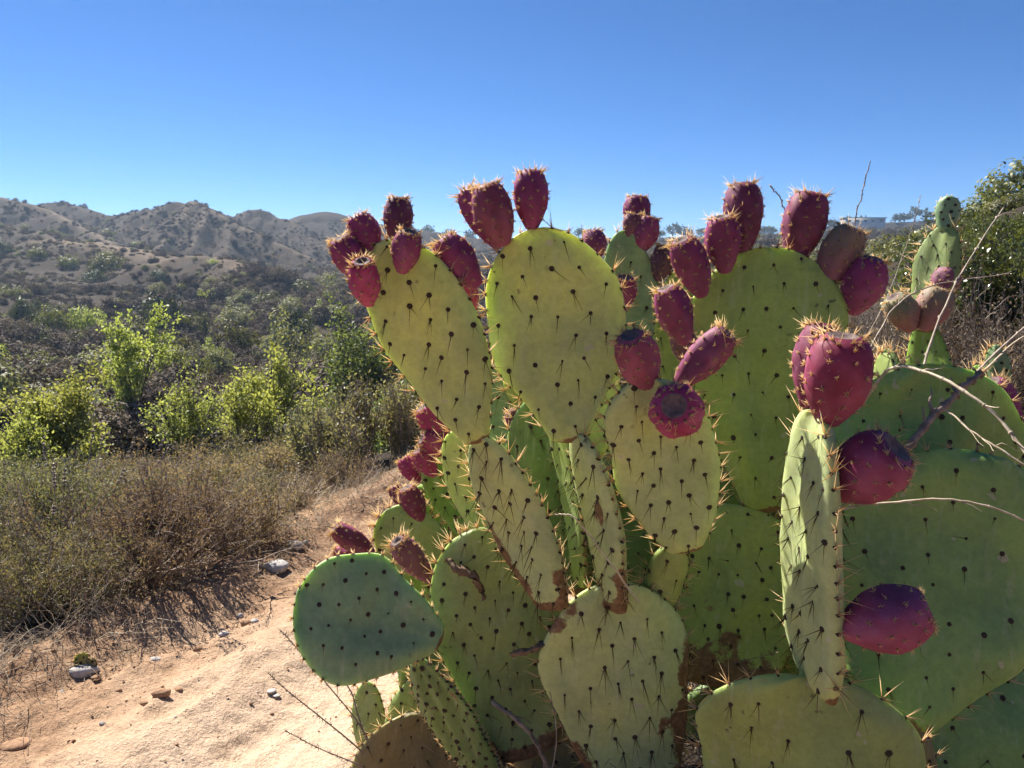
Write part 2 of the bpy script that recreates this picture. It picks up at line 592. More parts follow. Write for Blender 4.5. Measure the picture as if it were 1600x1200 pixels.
LEFTP = [860, 810, 775, 735, 690, 640, 585, 515, 455, 412, 385, 392, 400, 404, 408]
T_Z = np.array([
    zrow([850, 800, 760, 715, 660, 605, 545, 470, 410, 370, 345, 350, 380, 395, 405]),
    zrow([860, 810, 772, 730, 682, 628, 568, 492, 432, 395, 368, 375, 390, 400, 406]),
    zrow(LEFTP),
    zrow([840, 800, 768, 732, 690, 642, 590, 530, 475, 436, 415, 412, 408, 406, 408]),
    [-0.55, -1.3, -2.4, -3.6, -4.6, -5.6, -6.2, -5.4, -3.4, -0.8, 2.0, 5.5, zp(385, 480), zp(395, 800), zp(408, 3000)],
    [-0.1, -0.5, -1.2, -2.2, -3.3, -4.2, -4.6, -3.6, -1.6, 1.2, 4.5, 8.5, zp(380, 480), zp(392, 800), zp(408, 3000)],
    [0.15, 0.1, -0.2, -0.6, -1.0, -1.3, -1.4, -0.6, 1.4, 4.0, 7.2, 11.5, zp(374, 480), zp(390, 800), zp(408, 3000)],
    [0.35, 0.65, 0.9, 1.1, 1.2, 0.7, 0.0, 0.2, 2.0, 5.0, 9.0, 14.2, zp(362, 480), zp(390, 800), zp(408, 3000)],
    [0.45, 1.0, 1.7, 2.3, 2.7, 3.1, 3.2, 3.4, 5.0, 8.0, 12.0, 18.0, zp(350, 480), zp(390, 800), zp(408, 3000)],
    [0.6, 1.6, 2.9, 4.2, 5.6, 7.2, 9.0, 12., 15, 19., 23., 28.0, 34.0, 30.0, 20.0],
])


def table_z(px, d):
    ix = np.clip(np.searchsorted(T_PX, px) - 1, 0, len(T_PX) - 2)
    ld = np.log(np.clip(d, T_D[0], T_D[-1])); lT = np.log(T_D)
    iy = np.clip(np.searchsorted(lT, ld) - 1, 0, len(T_D) - 2)
    fx = np.clip((px - T_PX[ix]) / (T_PX[ix + 1] - T_PX[ix]), 0, 1)
    fy = np.clip((ld - lT[iy]) / (lT[iy + 1] - lT[iy]), 0, 1)
    fx = fx * fx * (3 - 2 * fx)
    return ((T_Z[ix, iy] * (1 - fx) + T_Z[ix + 1, iy] * fx) * (1 - fy)
            + (T_Z[ix, iy + 1] * (1 - fx) + T_Z[ix + 1, iy + 1] * fx) * fy)


# crest lines of the hills: (px, py, depth) points, side slope, crest width, bareness
RIDGES = [
    ([(-700, 270, 250), (-250, 285, 245), (-60, 298, 238), (0, 309, 232), (45, 318, 228), (80, 330, 222), (115, 348, 212), (150, 366, 200), (175, 380, 188)], 0.55, 1.2, 1.0),
    ([(40, 322, 262), (75, 317, 268), (100, 315, 270), (125, 322, 268), (160, 334, 262), (180, 337, 258), (215, 331, 250), (250, 322, 243), (280, 315, 238), (300, 314, 236), (318, 319, 238), (340, 331, 246), (360, 340, 252)], 0.58, 1.2, 0.5),
    ([(300, 314, 236), (325, 326, 228), (352, 341, 221), (385, 357, 213), (420, 374, 206), (455, 390, 199), (490, 406, 192)], 0.60, 1.0, 0.9),
    ([(298, 315, 235), (288, 334, 222), (272, 352, 212), (258, 372, 202), (248, 390, 192)], 0.66, 0.8, 1.0),
    ([(322, 324, 228), (318, 345, 214), (305, 368, 204), (298, 392, 192)], 0.70, 0.8, 0.8),
    ([(352, 341, 221), (362, 366, 206), (352, 392, 194)], 0.70, 0.8, 0.6),
    ([(245, 324, 244), (232, 342, 232), (215, 360, 220)], 0.66, 0.8, 0.6),
    ([(350, 338, 272), (385, 329, 280), (405, 327, 282), (430, 335, 280), (450, 344, 276), (475, 362, 262), (510, 382, 245)], 0.58, 1.4, 0.4),
    ([(455, 346, 320), (480, 334, 328), (505, 330, 330), (530, 333, 332), (560, 342, 335), (620, 352, 340), (700, 366, 350), (770, 376, 360)], 0.40, 3, 0.35),
    # bench with the graded track and the knoll below it
    ([(80, 374, 158), (130, 380, 154), (180, 386, 150), (225, 394, 146), (262, 402, 140)], 0.35, 5, 1.3),
    ([(228, 413, 128), (262, 404, 132), (300, 401, 134), (335, 402, 132), (372, 412, 124), (400, 428, 114)], 0.50, 3, 1.0),
    ([(-60, 345, 185), (10, 352, 180), (60, 362, 172), (90, 376, 160)], 0.4, 2.5, 0.5),
    # right-hand far ridge
    ([(880, 372, 440), (1000, 372, 445), (1120, 368, 450), (1230, 364, 450), (1300, 352, 440), (1360, 349, 430), (1430, 346, 425), (1500, 338, 420), (1640, 325, 420), (1900, 310, 400)], 0.35, 4, 0.3),
    ([(1290, 372, 300), (1340, 366, 305), (1400, 374, 300), (1450, 386, 285)], 0.35, 5, 1.1),
]


def tents(x, y):
    z = np.full(np.shape(x), -1e3); bare = np.zeros(np.shape(x))
    for ri, (pts, k, w, bn) in enumerate(RIDGES):
        Q = np.array([P(*p) for p in pts])
        along = 0.0
        for a, b in zip(Q[:-1], Q[1:]):
            ab = b[:2] - a[:2]
            t = np.clip(((x - a[0]) * ab[0] + (y - a[1]) * ab[1]) / (ab @ ab), 0, 1)
            dd = np.hypot(x - a[0] - t * ab[0], y - a[1] - t * ab[1])
            zz = a[2] + t * (b[2] - a[2]) - k * (np.sqrt(dd * dd + w * w) - w)
            ln_ = math.hypot(*ab)
            al = along + t * ln_
            wav = np.abs(np.sin(al * 0.21 + ri * 1.7 + 1.6 * fbm(al * 0.05 + ri, dd * 0.06, 2))) + 0.45 * np.abs(np.sin(al * 0.53 + ri + 1.2 * fbm(al * 0.1, dd * 0.1 + ri, 2)))
            zz = zz + (wav - 0.9) * 2.3 * np.clip((dd - 1.0) / 9, 0, 1)
            along += ln_
            up = zz > z
            z = np.where(up, zz, z)
            bb = bn * np.exp(-(dd / (w * 1.25)) ** 2)
            bare = np.maximum(bare, bb)
    return z, bare


def ground_h(x, y, want_bare=False):
    x = np.asarray(x, float); y = np.asarray(y, float)
    s, t = path_st(x, y)
    r = np.hypot(x, y)
    # near: level path, falling canyon edge on its left, low bank on its right
    tl = t + 0.12 * fbm(s * 0.9, s * 0.3 + 4, 3)
    zn = -0.26 * (np.sqrt(np.maximum(tl - 0.25, 0) ** 2 + 0.05) - 0.2236) * (tl > 0.25)
    zn = zn + 0.05 * np.exp(-((tl - 0.12) / 0.15) ** 2)
    zn = zn + 0.23 * sstep(1.20, 1.75, -t + 0.1 * fbm(s * 1.3, 2.0 + s, 2)) + 0.06 * np.maximum(-t - 1.75, 0)
    zn = zn + 0.025 * fbm(x * 2.2, y * 2.2, 3) * (1 - sstep(0.05, -0.2, t) * sstep(-1.5, -1.2, t) * 0.7)
    az = np.arctan2(x, y)
    azc = np.clip(az, -math.radians(52), math.radians(50))
    px = 800 + F_PX * np.tan(azc)
    d = r * np.cos(azc)
    zf = table_z(px, d) + fbm(x * 0.12, y * 0.12, 4) * np.clip(r * 0.02, 0.1, 1.4)
    w = sstep(4.5, 8.5, r)
    z = zn * (1 - w) + zf * w
    far = r > 90
    bare = np.zeros(np.shape(z))
    if np.any(far):
        zt, bt = tents(x[far], y[far])
        g = np.abs(fbm(x[far] * 0.055, y[far] * 0.055, 4))
        zt = zt + 0.5 * fbm(x[far] * 0.3, y[far] * 0.3, 3) - 4.2 * (0.12 - np.minimum(g, 0.12)) * 3 * sstep(100, 170, r[far]) * (1 - np.clip(bt, 0, 1))
        zb = z[far]
        k = 1.2
        hgt = np.clip(0.5 + 0.5 * (zt - zb) / k, 0, 1)
        z[far] = zb * (1 - hgt) + zt * hgt + k * 0.25 * hgt * (1 - hgt)
        bare[far] = bt * (zt > zb - 1.0)
    if want_bare:
        bare = bare + 0.5 * np.exp(-((tl - 0.1) / 0.4) ** 2) * (r < 9) + 1.1 * sstep(0.1, -0.3, t) * sstep(7, 4, r) * (1 - 1.25 * np.exp(-((x - 0.35) ** 2 + (y - 1.5) ** 2) / 0.6)) - 0.5 * np.exp(-((x - 0.35) ** 2 + (y - 1.5) ** 2) / 0.8)  # near soil paled to bounce light; shade and litter darkened in under the cactus
        return z, bare
    return z


def gz(x, y):
    return float(ground_h(np.array([x]), np.array([y]))[0])


def build_terrain():
    azs = np.concatenate([np.arange(-180, -44, 4.0), np.arange(-44, 42, 0.2), np.arange(42, 180, 4.0)])
    az = np.radians(azs)
    rr = np.concatenate([np.geomspace(0.25, 30, 170), np.geomspace(30.5, 100, 70), np.arange(101.5, 345, 1.8), np.geomspace(350, 520, 50), np.geomspace(540, 4000, 25)])
    A, R = np.meshgrid(az, rr)
    X, Y = R * np.sin(A), R * np.cos(A)
    Z, B = ground_h(X.ravel(), Y.ravel(), True)
    s, t = path_st(X.ravel(), Y.ravel())
    inside = sstep(0.22, 0.02, t) * sstep(-1.42, -1.2, t) * (s > -4) * (s < 9)
    Z = Z - 0.05 * inside
    xx, yy = X.ravel(), Y.ravel()
    # bright sand added round and behind the photographer to bounce light onto the pads
    under = np.exp(-(((xx - 0.45) / 0.75) ** 2 + ((yy - 1.45) / 0.55) ** 2) ** 2)  # shade as well as litter coloured into the soil under the cactus
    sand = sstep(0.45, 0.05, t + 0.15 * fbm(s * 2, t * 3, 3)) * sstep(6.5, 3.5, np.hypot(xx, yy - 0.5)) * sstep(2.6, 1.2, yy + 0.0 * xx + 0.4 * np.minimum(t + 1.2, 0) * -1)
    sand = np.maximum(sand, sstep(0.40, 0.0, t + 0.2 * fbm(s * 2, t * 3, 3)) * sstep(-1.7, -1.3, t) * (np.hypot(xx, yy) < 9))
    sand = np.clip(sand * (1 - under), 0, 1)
    V = np.stack([xx, yy, Z], 1)
    na, nr = len(az), len(rr)
    i, j = np.meshgrid(np.arange(nr - 1), np.arange(na), indexing='ij')
    jn = (j + 1) % na
    Fq = np.stack([i * na + j, i * na + jn, (i + 1) * na + jn, (i + 1) * na + j], -1)
    split = np.searchsorted(rr, 30.2) - 1
    for name, a, b in (("ground", 0, split), ("hills", split, nr - 1)):
        F = Fq[a:b].reshape(-1, 4)[:, ::-1]
        lo, hi = a * na, (b + 1) * na
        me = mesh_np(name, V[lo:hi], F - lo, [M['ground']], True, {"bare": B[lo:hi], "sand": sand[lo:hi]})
        link(name, me, kind="structure")


PATH = {}


def surface_h(x, y):
    """height of what one would stand on: the path where it lies, else the ground"""
    x = np.atleast_1d(np.asarray(x, float)); y = np.atleast_1d(np.asarray(y, float))
    z = ground_h(x, y)
    s, t = path_st(x, y)
    i = np.clip(np.searchsorted(PATH['ss'], s) - 1, 0, len(PATH['ss']) - 2)
    j = np.clip(np.searchsorted(PATH['ts'], t) - 1, 0, len(PATH['ts']) - 2)
    zp_ = np.maximum(np.maximum(PATH['Z'][i, j], PATH['Z'][i + 1, j + 1]), z - 0.05)
    ins = (s > PATH['ss'][0]) & (s < PATH['ss'][-1]) & (t > PATH['ts'][0]) & (t < PATH['ts'][-1])
    return np.where(ins, zp_, z)


def build_path():
    ss = np.concatenate([np.arange(-3.6, 2.6, 0.016), np.arange(2.6, 8.6, 0.05)])
    ts = np.arange(-1.48, 0.30, 0.016)
    S, T = np.meshgrid(ss, ts, indexing='ij')
    X = PO[0] + S * PU[0] + T * PN[0]
    Y = PO[1] + S * PU[1] + T * PN[1]
    Z = ground_h(X.ravel(), Y.ravel()).reshape(X.shape)
    wob = 0.10 * fbm(S * 0.8, S * 0.2 + 1, 3)
    # ruts and drifts run along the path
    ru = 0.018 * np.sin((T + wob) * 12 + 1.3) + 0.010 * fbm(S * 1.2, (T + wob) * 9, 4)
    ru = ru + 0.020 * fbm(S * 2.0, T * 4.5, 5) + 0.010 * fbm(S * 9, T * 13, 4)
    ru = ru + 0.0035 * np.sin(S * 95 + 7 * fbm(S * 3, T * 4, 3)) * sstep(-0.2, 0.3, fbm(S * 1.6, T * 3, 2) + 0.12)
    rp = np.random.default_rng(41)
    for _ in range(26):
        s0, t0, an = rp.uniform(-2.6, 2.6), rp.uniform(-1.15, -0.2), rp.normal(0, 0.35)
        u_ = (S - s0) * math.cos(an) + (T - t0) * math.sin(an); v_ = -(S - s0) * math.sin(an) + (T - t0) * math.cos(an)
        e_ = (u_ / 0.14) ** 2 + (v_ / 0.05) ** 2
        ru = ru - 0.012 * np.exp(-e_ ** 2) + 0.006 * np.exp(-((np.sqrt(e_) - 1.25) / 0.25) ** 2) + 0.002 * np.sin(u_ * 260) * np.exp(-e_ ** 2)
    # broken crust along the left side
    cr = fbm(S * 4.5 + 8, T * 7.5, 4)
    ru = ru + 0.014 * sstep(0.02, 0.12, cr) * sstep(-0.7, -0.15, T) + 0.008 * sstep(0.05, 0.12, fbm(S * 11 + 3, T * 17, 3)) * sstep(-0.9, -0.2, T)
    edge = 0.09 * fbm(S * 2.4, S * 0.4 + 11, 4)
    fade = sstep(0.24, 0.02, T + edge) * sstep(-1.44, -1.22, T + edge)
    Z = Z + ru * (0.3 + 0.7 * fade) + 0.006 - 0.075 * (1 - fade)
    wear = sstep(-0.25, -0.75, T + wob) * sstep(-1.35, -1.05, T) - 0.35 * sstep(-0.5, 0.0, T)
    PATH.update(ss=ss, ts=ts, Z=Z)
    V = np.stack([X.ravel(), Y.ravel(), Z.ravel()], 1)
    ns, nt_ = len(ss), len(ts)
    i, j = np.meshgrid(np.arange(ns - 1), np.arange(nt_ - 1), indexing='ij')
    F = np.stack([i * nt_ + j, (i + 1) * nt_ + j, (i + 1) * nt_ + j + 1, i * nt_ + j + 1], -1).reshape(-1, 4)
    link("dirt_path", mesh_np("dirt_path", V, F, [M['path']], True, {"wear": wear.ravel()}), kind="structure")


build_terrain()
build_path()

# ------------------------------------------------------------------ prickly pears
YEL = (0.45, 0.52, 0.18)      # yellowish pads
MID = (0.30, 0.37, 0.12)
PALE = (0.42, 0.49, 0.22)
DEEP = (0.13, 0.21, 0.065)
BLUE = (0.225, 0.355, 0.19)
TEAL = (0.22, 0.32, 0.17)
BROWN = (0.22, 0.18, 0.085)
OLIVE = (0.29, 0.36, 0.13)
PLUM = (0.205, 0.021, 0.088)
RED = (0.28, 0.016, 0.082)
DUSK = (0.18, 0.06, 0.08)
GREENISH = (0.30, 0.13, 0.12)


def pad_frame(B, T, psi):
    a = nrm(T - B)
    c = nrm(CAM - (B + T) / 2)
    n0 = nrm(c - (c @ a) * a)
    r = np.cross(a, n0)
    n = math.cos(psi) * n0 - math.sin(psi) * r
    return a, n, np.cross(a, n)


class Pad:
    """a flattened obovate stem joint from base B to tip T"""
    def __init__(self, B, T, W, psi, tm=0.6, bf=0.28, th=0.011, bend=0.03, cup=0.0, seed=0, skew=0.0, top=1.0):
        self.B, self.T, self.W = np.array(B), np.array(T), W
        self.L = np.linalg.norm(self.T - self.B)
        self.a, self.n, self.s = pad_frame(self.B, self.T, math.radians(psi))
        self.tm, self.bf, self.th, self.bend, self.cup, self.seed, self.skew, self.top = tm, bf, th, bend, cup, seed, skew, top
        self.asym = 0.07 * math.sin(seed * 5.1)

    def half(self, t):
        tm, bf = self.tm, self.bf
        u = np.clip(t / tm, 0, 1)
        lo = bf + (1 - bf) * np.sin(u * math.pi / 2) ** 1.15
        hi = np.sqrt(np.clip(1 - np.clip((t - tm) / (1 - tm), 0, 1) ** (2 * self.top), 0, 1))
        cap = np.clip(t / 0.025, 0, 1) ** 0.5
        w = np.where(t < tm, lo, hi) * cap
        w = w * (1 + 0.03 * np.sin(t * 9 + self.seed) + 0.02 * np.sin(t * 17 + 2 * self.seed))
        return w * self.W / 2

    def thick(self, t):
        e = np.clip(1 - (np.abs(t - 0.5) / 0.5) ** 5, 0, 1) ** 0.5
        return self.th * (1.25 - 0.5 * t) * (0.18 + 0.82 * e) * np.clip(t / 0.02, 0, 1) ** 0.5 * np.clip((1 - t) / 0.004, 0, 1) ** 0.5

    def point(self, t, q, side):
        """t along the pad, q across (-1..1), side +1 front / -1 back"""
        w, h = self.half(t), self.thick(t)
        z = side * h * np.sqrt(np.clip(1 - np.abs(q) ** 3, 0, 1))
        x = q * w * (1 + self.asym * np.sign(q) * np.sin(t * math.pi) + 0.018 * np.sign(q) * np.sin(t * 13 + 3 * self.seed)) + self.skew * self.L * np.sin(t * math.pi) * 0.5
        un = self.seed * 3.7
        z = z + self.bend * self.L * ((2 * t - 1) ** 2 - 0.33) + self.cup * (q * w) ** 2 / max(self.W, 1e-6)
        z = z + 0.085 * self.W * fbm(t * 2.4 + un, q * 1.4 + un, 2) * np.clip(t * 6, 0, 1)
        wr = getattr(self, 'wrinkle', 0.0)
        if wr:
            z = z + wr * self.th * (1 - np.abs(q) ** 4) * np.sin(math.pi * np.clip(t, 0, 1)) * np.sign(side) * (np.sin(q * 8 + 3 * fbm(t * 5, q * 1.5 + un, 2)) + 0.7 * fbm(q * 6 + un, t * 3.5, 3))
        t = np.asarray(t)
        return self.B + np.expand_dims(t * self.L, -1) * self.a + np.expand_dims(x, -1) * self.s + np.expand_dims(z, -1) * self.n

    def mesh(self, tone, cork=0.0, rimcork=0.0, spots=(), nt=44, nq=18):
        ts = np.concatenate([[0.0, 0.004, 0.012], np.linspace(0.025, 0.97, nt), [0.982, 0.991, 0.997, 1.0]])
        ph = np.linspace(0, 2 * math.pi, 2 * nq, endpoint=False)
        q = np.cos(ph); sd_ = np.where(np.sin(ph) >= 0, 1.0, -1.0)
        Tt, Q = np.meshgrid(ts, q, indexing='ij')
        Sd = np.broadcast_to(sd_, Tt.shape)
        V = self.point(Tt.ravel(), Q.ravel(), Sd.ravel())
        m = 2 * nq
        i, j = np.meshgrid(np.arange(len(ts) - 1), np.arange(m), indexing='ij')
        F = np.stack([i * m + j, i * m + (j + 1) % m, (i + 1) * m + (j + 1) % m, (i + 1) * m + j], -1).reshape(-1, 4)[:, ::-1]
        ck = cork * np.clip(1 - Tt / 0.38, 0, 1) ** 0.8 + rimcork * np.abs(Q) ** 5
        # thin dry scab round the joint
        ck = ck + 0.62 * np.clip(1 - Tt / 0.09, 0, 1)
        for (t0, q0, rt, rq, am) in spots:
            ck = ck + am * np.exp(-((Tt - t0) / rt) ** 2 - ((Q - q0) / rq) ** 2) * (Sd > 0)
        tn = np.tile(np.array(tone), (len(V), 1))
        return V, F, {"tone": tn, "cork": ck.ravel()}

    def areoles(self, spacing, r):
        """areole places on both faces (t, q, side) and round the rim"""
        out = []
        for side in (1, -1):
            dv = spacing * 0.78
            ph = r.uniform(0, 1)
            k = 0
            y = dv * (0.6 + 0.3 * ph)
            while y < self.L * 0.975:
                t = y / self.L
                w = float(self.half(np.array(t)))
                off = (k % 2) * 0.5 + 0.18 * k * 0.25 + ph
                m = int(w / spacing) + 2
                for j in range(-m, m + 1):
                    x = (j + off % 1.0 - 0.25) * spacing
                    x += r.normal(0, spacing * 0.11)
                    tt = t + r.normal(0, spacing * 0.06) / self.L + 0.05 * (x / max(self.W, .01)) * 0.5
                    if 0.05 < tt < 0.97 and r.random() > 0.07:
                        ww = float(self.half(np.array(tt)))
                        if abs(x) < ww * 0.9:
                            out.append((tt, x / ww, side))
                y += dv; k += 1
        rim = []
        tt = np.linspace(0.06, 1.0, 300)
        hw = self.half(tt)
        ds = np.hypot(np.gradient(tt) * self.L, np.gradient(hw))
        cs = np.cumsum(ds)
        for sgn in (-1, 1):
            x = spacing * r.uniform(0.3, 0.6)
            while x < cs[-1]:
                rim.append((float(np.interp(x, cs, tt)), sgn * 1.0))
                x += spacing * 0.62 * r.uniform(0.8, 1.2)
        return out, rim


def pad_spines(p, r, spacing=0.042, flen=0.028, rlen=0.030, fcount=(1, 3), rcount=(4, 7), dens_top=1.0):
    g = Geo()
    face, rim = p.areoles(spacing, r)
    bB, bD, bL, bR = [], [], [], []
    isf = []
    discs = []
    up = np.array([0, 0, 1.0])
    for t, q, sdn in face:
        pos = p.point(np.array(t), np.array(q), sdn)
        e = 0.01
        du = p.point(np.array(min(t + e, 1)), np.array(q), sdn) - p.point(np.array(t - e), np.array(q), sdn)
        dv = p.point(np.array(t), np.array(q + e), sdn) - p.point(np.array(t), np.array(q - e), sdn)
        nn = nrm(np.cross(du, dv))
        if nn @ p.n * sdn < 0:
            nn = -nn
        discs.append((pos, nn, r.uniform(0.0030, 0.0060)))
        k = r.integers(fcount[0], fcount[1] + 1)
        for _ in range(k):
            d = nn * r.uniform(0.25, 0.8) - up * r.uniform(0.6, 1.2) + r.normal(0, 0.33, 3)
            bB.append(pos); bD.append(d); bL.append(flen * r.uniform(0.55, 1.25)); bR.append(r.uniform(0.0006, 0.0009))
        for _ in range(4):
            bB.append(pos + r.normal(0, 0.0012, 3)); bD.append(nn + r.normal(0, 0.5, 3)); bL.append(r.uniform(0.002, 0.0045)); bR.append(0.0004)
    isf += [True] * len(bB)
    for t, q in rim:
        t_ = min(t, 0.999)
        pos = p.point(np.array(t_), np.array(q), 1)
        cen = p.point(np.array(min(max(t_ - 0.12, 0.0), 0.72)), np.array(0.0), 1)
        out = nrm(pos - cen)
        discs.append((pos - out * 0.001, out, r.uniform(0.0034, 0.0050)))
        k = r.integers(rcount[0], rcount[1] + 1)
        if t > 0.9:
            k = int(k * dens_top + 0.5)
        for _ in range(k):
            d = out * r.uniform(0.5, 1.0) + r.normal(0, 0.42, 3)
            bB.append(pos); bD.append(d); bL.append(rlen * r.uniform(0.35, 1.15)); bR.append(r.uniform(0.0007, 0.0011))
        for _ in range(6):
            bB.append(pos + r.normal(0, 0.0015, 3)); bD.append(out + r.normal(0, 0.55, 3)); bL.append(r.uniform(0.003, 0.007)); bR.append(0.00045)
    isf += [False] * (len(bB) - len(isf))
    add_discs(g, discs)
    V, F, att = spikes(np.array(bB), np.array(bD), np.array(bL), np.array(bR))
    fr = np.repeat(np.array(isf), 4)
    g.add(V, F, 1, np.where(fr, att * 0.34, 0.42 + 0.58 * att))
    return g


def add_discs(g, discs):
    Pn = np.array([d[0] for d in discs]); Nn = np.array([d[1] for d in discs]); Rr = np.array([d[2] for d in discs])[:, None]
    a, b = perp(Nn)
    k = 6
    ring = [Pn - Nn * 0.0008 + Rr * (math.cos(i * 2 * math.pi / k) * a + math.sin(i * 2 * math.pi / k) * b) for i in range(k)]
    V = np.stack(ring + [Pn + Nn * Rr * 0.55], 1).reshape(-1, 3)
    base = (np.arange(len(Pn)) * (k + 1))[:, None]
    F = np.concatenate([base + np.array([[i, (i + 1) % k, k]]) for i in range(k)], 0)
    g.add(V, F, 0, 0.0)


_seed = [100]
PADS = {}


def make_plant(label, base):
    o = link("prickly_pear", None, label=label, cat="cactus", group="prickly pear cacti beside the path", loc=base)
    o.empty_display_size = 0.1
    return o


def add_pad(plant, base, tip, wpx, psi=0, tone=MID, W=None, cork=0.0, rimcork=0.0, spots=(), wrinkle=0.0, spacing=0.042, key=None, label=None, sp=None, **kw):
    _seed[0] += 1
    r = np.random.default_rng(_seed[0])
    B, T = P(*base), P(*tip)
    dm = (base[2] + tip[2]) / 2
    if W is None:
        W = wpx * dm / F_PX / math.cos(math.radians(psi))
    p = Pad(B, T, W, psi, seed=_seed[0] * 0.77 % 7, **kw)
    p.wrinkle = wrinkle
    spots = tuple(spots) + tuple((r.uniform(0.15, 0.95), r.uniform(-0.9, 0.9), r.uniform(0.02, 0.07), r.uniform(0.06, 0.2), r.uniform(0.34, 0.5)) for _ in range(r.integers(2, 5)))
    V, F, at = p.mesh(tone, cork, rimcork, spots)
    org = np.array(plant.location)
    o = link("pad", mesh_np("pad", V - B, F, [M['pad']], True, at), plant, label=label, loc=B - org)
    g = pad_spines(p, r, spacing, **(sp or {}))
    link("spines", g.build("spines", [M['areole'], M['spine']], B), o, kind="stuff")
    return p


def add_fruit(plant, base, tip, wpx, tone=PLUM, green=0.0, spl=1.0, label=None, dens=1.0):
    _seed[0] += 1
    sdn = _seed[0]
    r = np.random.default_rng(sdn)
    B, T = P(*base), P(*tip)
    dm = (base[2] + tip[2]) / 2
    L = np.linalg.norm(T - B)
    R = wpx * dm / F_PX / 2
    a = nrm(T - B)
    s, n = perp(a[None]); s, n = s[0], n[0]
    tm = r.uniform(0.54, 0.64)
    t = np.concatenate([[0.0, 0.01, 0.03], np.linspace(0.07, 0.95, 24), [0.975, 0.992, 1.0]])
    tip_w = r.uniform(0.58, 0.68)

    def rad(t):
        lo = 0.30 + 0.70 * np.sin(np.clip(t / tm, 0, 1) * math.pi / 2)
        u = np.clip((t - tm) / (1 - tm), 0, 1)
        hi = 1 - (1 - tip_w) * u ** 2.2
        cap = np.clip(t / 0.02, 0, 1) ** 0.5 * (1 - 0.30 * np.clip((t - 0.93) / 0.07, 0, 1) ** 2)
        return np.where(t < tm, lo, hi) * cap * R

    nb = 32
    ph = np.linspace(0, 2 * math.pi, nb, endpoint=False)
    crv = r.uniform(-0.05, 0.05) * L

    def surf(tt, pp):
        rr = rad(tt)
        facet = 1 + 0.045 * np.sin((4 + sdn % 3) * pp + 4.0 * tt + sdn) * np.sin(math.pi * np.clip(tt, 0, 1)) + 0.045 * fbm(pp * 1.1 + sdn, tt * 3 + sdn, 3) * np.sin(pp / 2) ** 2
        # tubercles run in spirals
        facet = facet + 0.030 * np.cos(8 * pp + 11 * tt + sdn) * np.cos(13 * tt - 3 * pp) * np.sin(math.pi * np.clip(tt, 0, 1))
        rr = rr * facet
        return (B + np.expand_dims(tt * L, -1) * a + np.expand_dims(crv * np.sin(math.pi * tt), -1) * s
                + np.expand_dims(rr * np.cos(pp), -1) * s + np.expand_dims(rr * np.sin(pp), -1) * n)
    Tt, Ph = np.meshgrid(t, ph, indexing='ij')
    V = surf(Tt.ravel(), Ph.ravel())
    i, j = np.meshgrid(np.arange(len(t) - 1), np.arange(nb), indexing='ij')
    F = np.stack([i * nb + j, i * nb + (j + 1) % nb, (i + 1) * nb + (j + 1) % nb, (i + 1) * nb + j], -1).reshape(-1, 4)
    ends = np.clip(green * sstep(0.2, 1.0, Tt.ravel()) + 0.0, 0, 1)
    tn = np.tile(np.array(tone) * (1.0 if max(tone) > 0.175 else 1.3) * r.uniform(0.85, 1.15), (len(V), 1))
    org = np.array(plant.location)
    fo = link("fruit", mesh_np("fruit", V - B, F, [M['fruit']], True, {"tone": tn, "cork": ends}), plant, label=label, loc=B - org)
    # sunken flower scar at the tip
    rim = surf(np.full(nb, 1.0), ph)
    cen = B + a * L
    rings = [rim, cen + (rim - cen) * 0.84 + a * L * 0.002, cen + (rim - cen) * 0.62 - a * L * 0.022, cen + (rim - cen) * 0.32 - a * L * 0.036, np.tile(cen - a * L * 0.042, (nb, 1))]
    SV = np.concatenate(rings)
    i, j = np.meshgrid(np.arange(4), np.arange(nb), indexing='ij')
    SF = np.stack([i * nb + j, i * nb + (j + 1) % nb, (i + 1) * nb + (j + 1) % nb, (i + 1) * nb + j], -1).reshape(-1, 4)
    link("tip_scar", mesh_np("tip_scar", SV - B, SF, [M['scar']], True), fo)
    # areoles with golden tufts, longest round the crown
    g = Geo()
    bB, bD, bL, bR, discs = [], [], [], [], []
    size = L / 0.085
    rows = [0.2, 0.35, 0.5, 0.64, 0.78, 0.89]
    for k, tt in enumerate(rows):
        m = int(round((5 + 3 * math.sin(tt * 2.6)) * dens))
        for q in range(m):
            pp = (q + 0.5 * (k % 2) + r.uniform(-0.12, 0.12)) * 2 * math.pi / m
            t2 = tt + r.uniform(-0.03, 0.03)
            pos = surf(np.array(t2), np.array(pp))
            axisp = B + a * L * np.clip(t2, 0.3, 0.7)
            nn = nrm(pos - axisp)
            discs.append((pos, nn, 0.0022 * min(size, 1.1)))
            for _ in range(10):
                bB.append(pos + r.normal(0, 0.0010, 3)); bD.append(nn + a * 0.35 + r.normal(0, 0.5, 3)); bL.append(r.uniform(0.0025, 0.006) * size); bR.append(0.00055)
            if r.random() < 0.6 * spl:
                bB.append(pos); bD.append(nn + a * 0.5 + r.normal(0, 0.4, 3)); bL.append(r.uniform(0.006, 0.012) * size * spl); bR.append(0.00045)
    m = int(14 * dens)
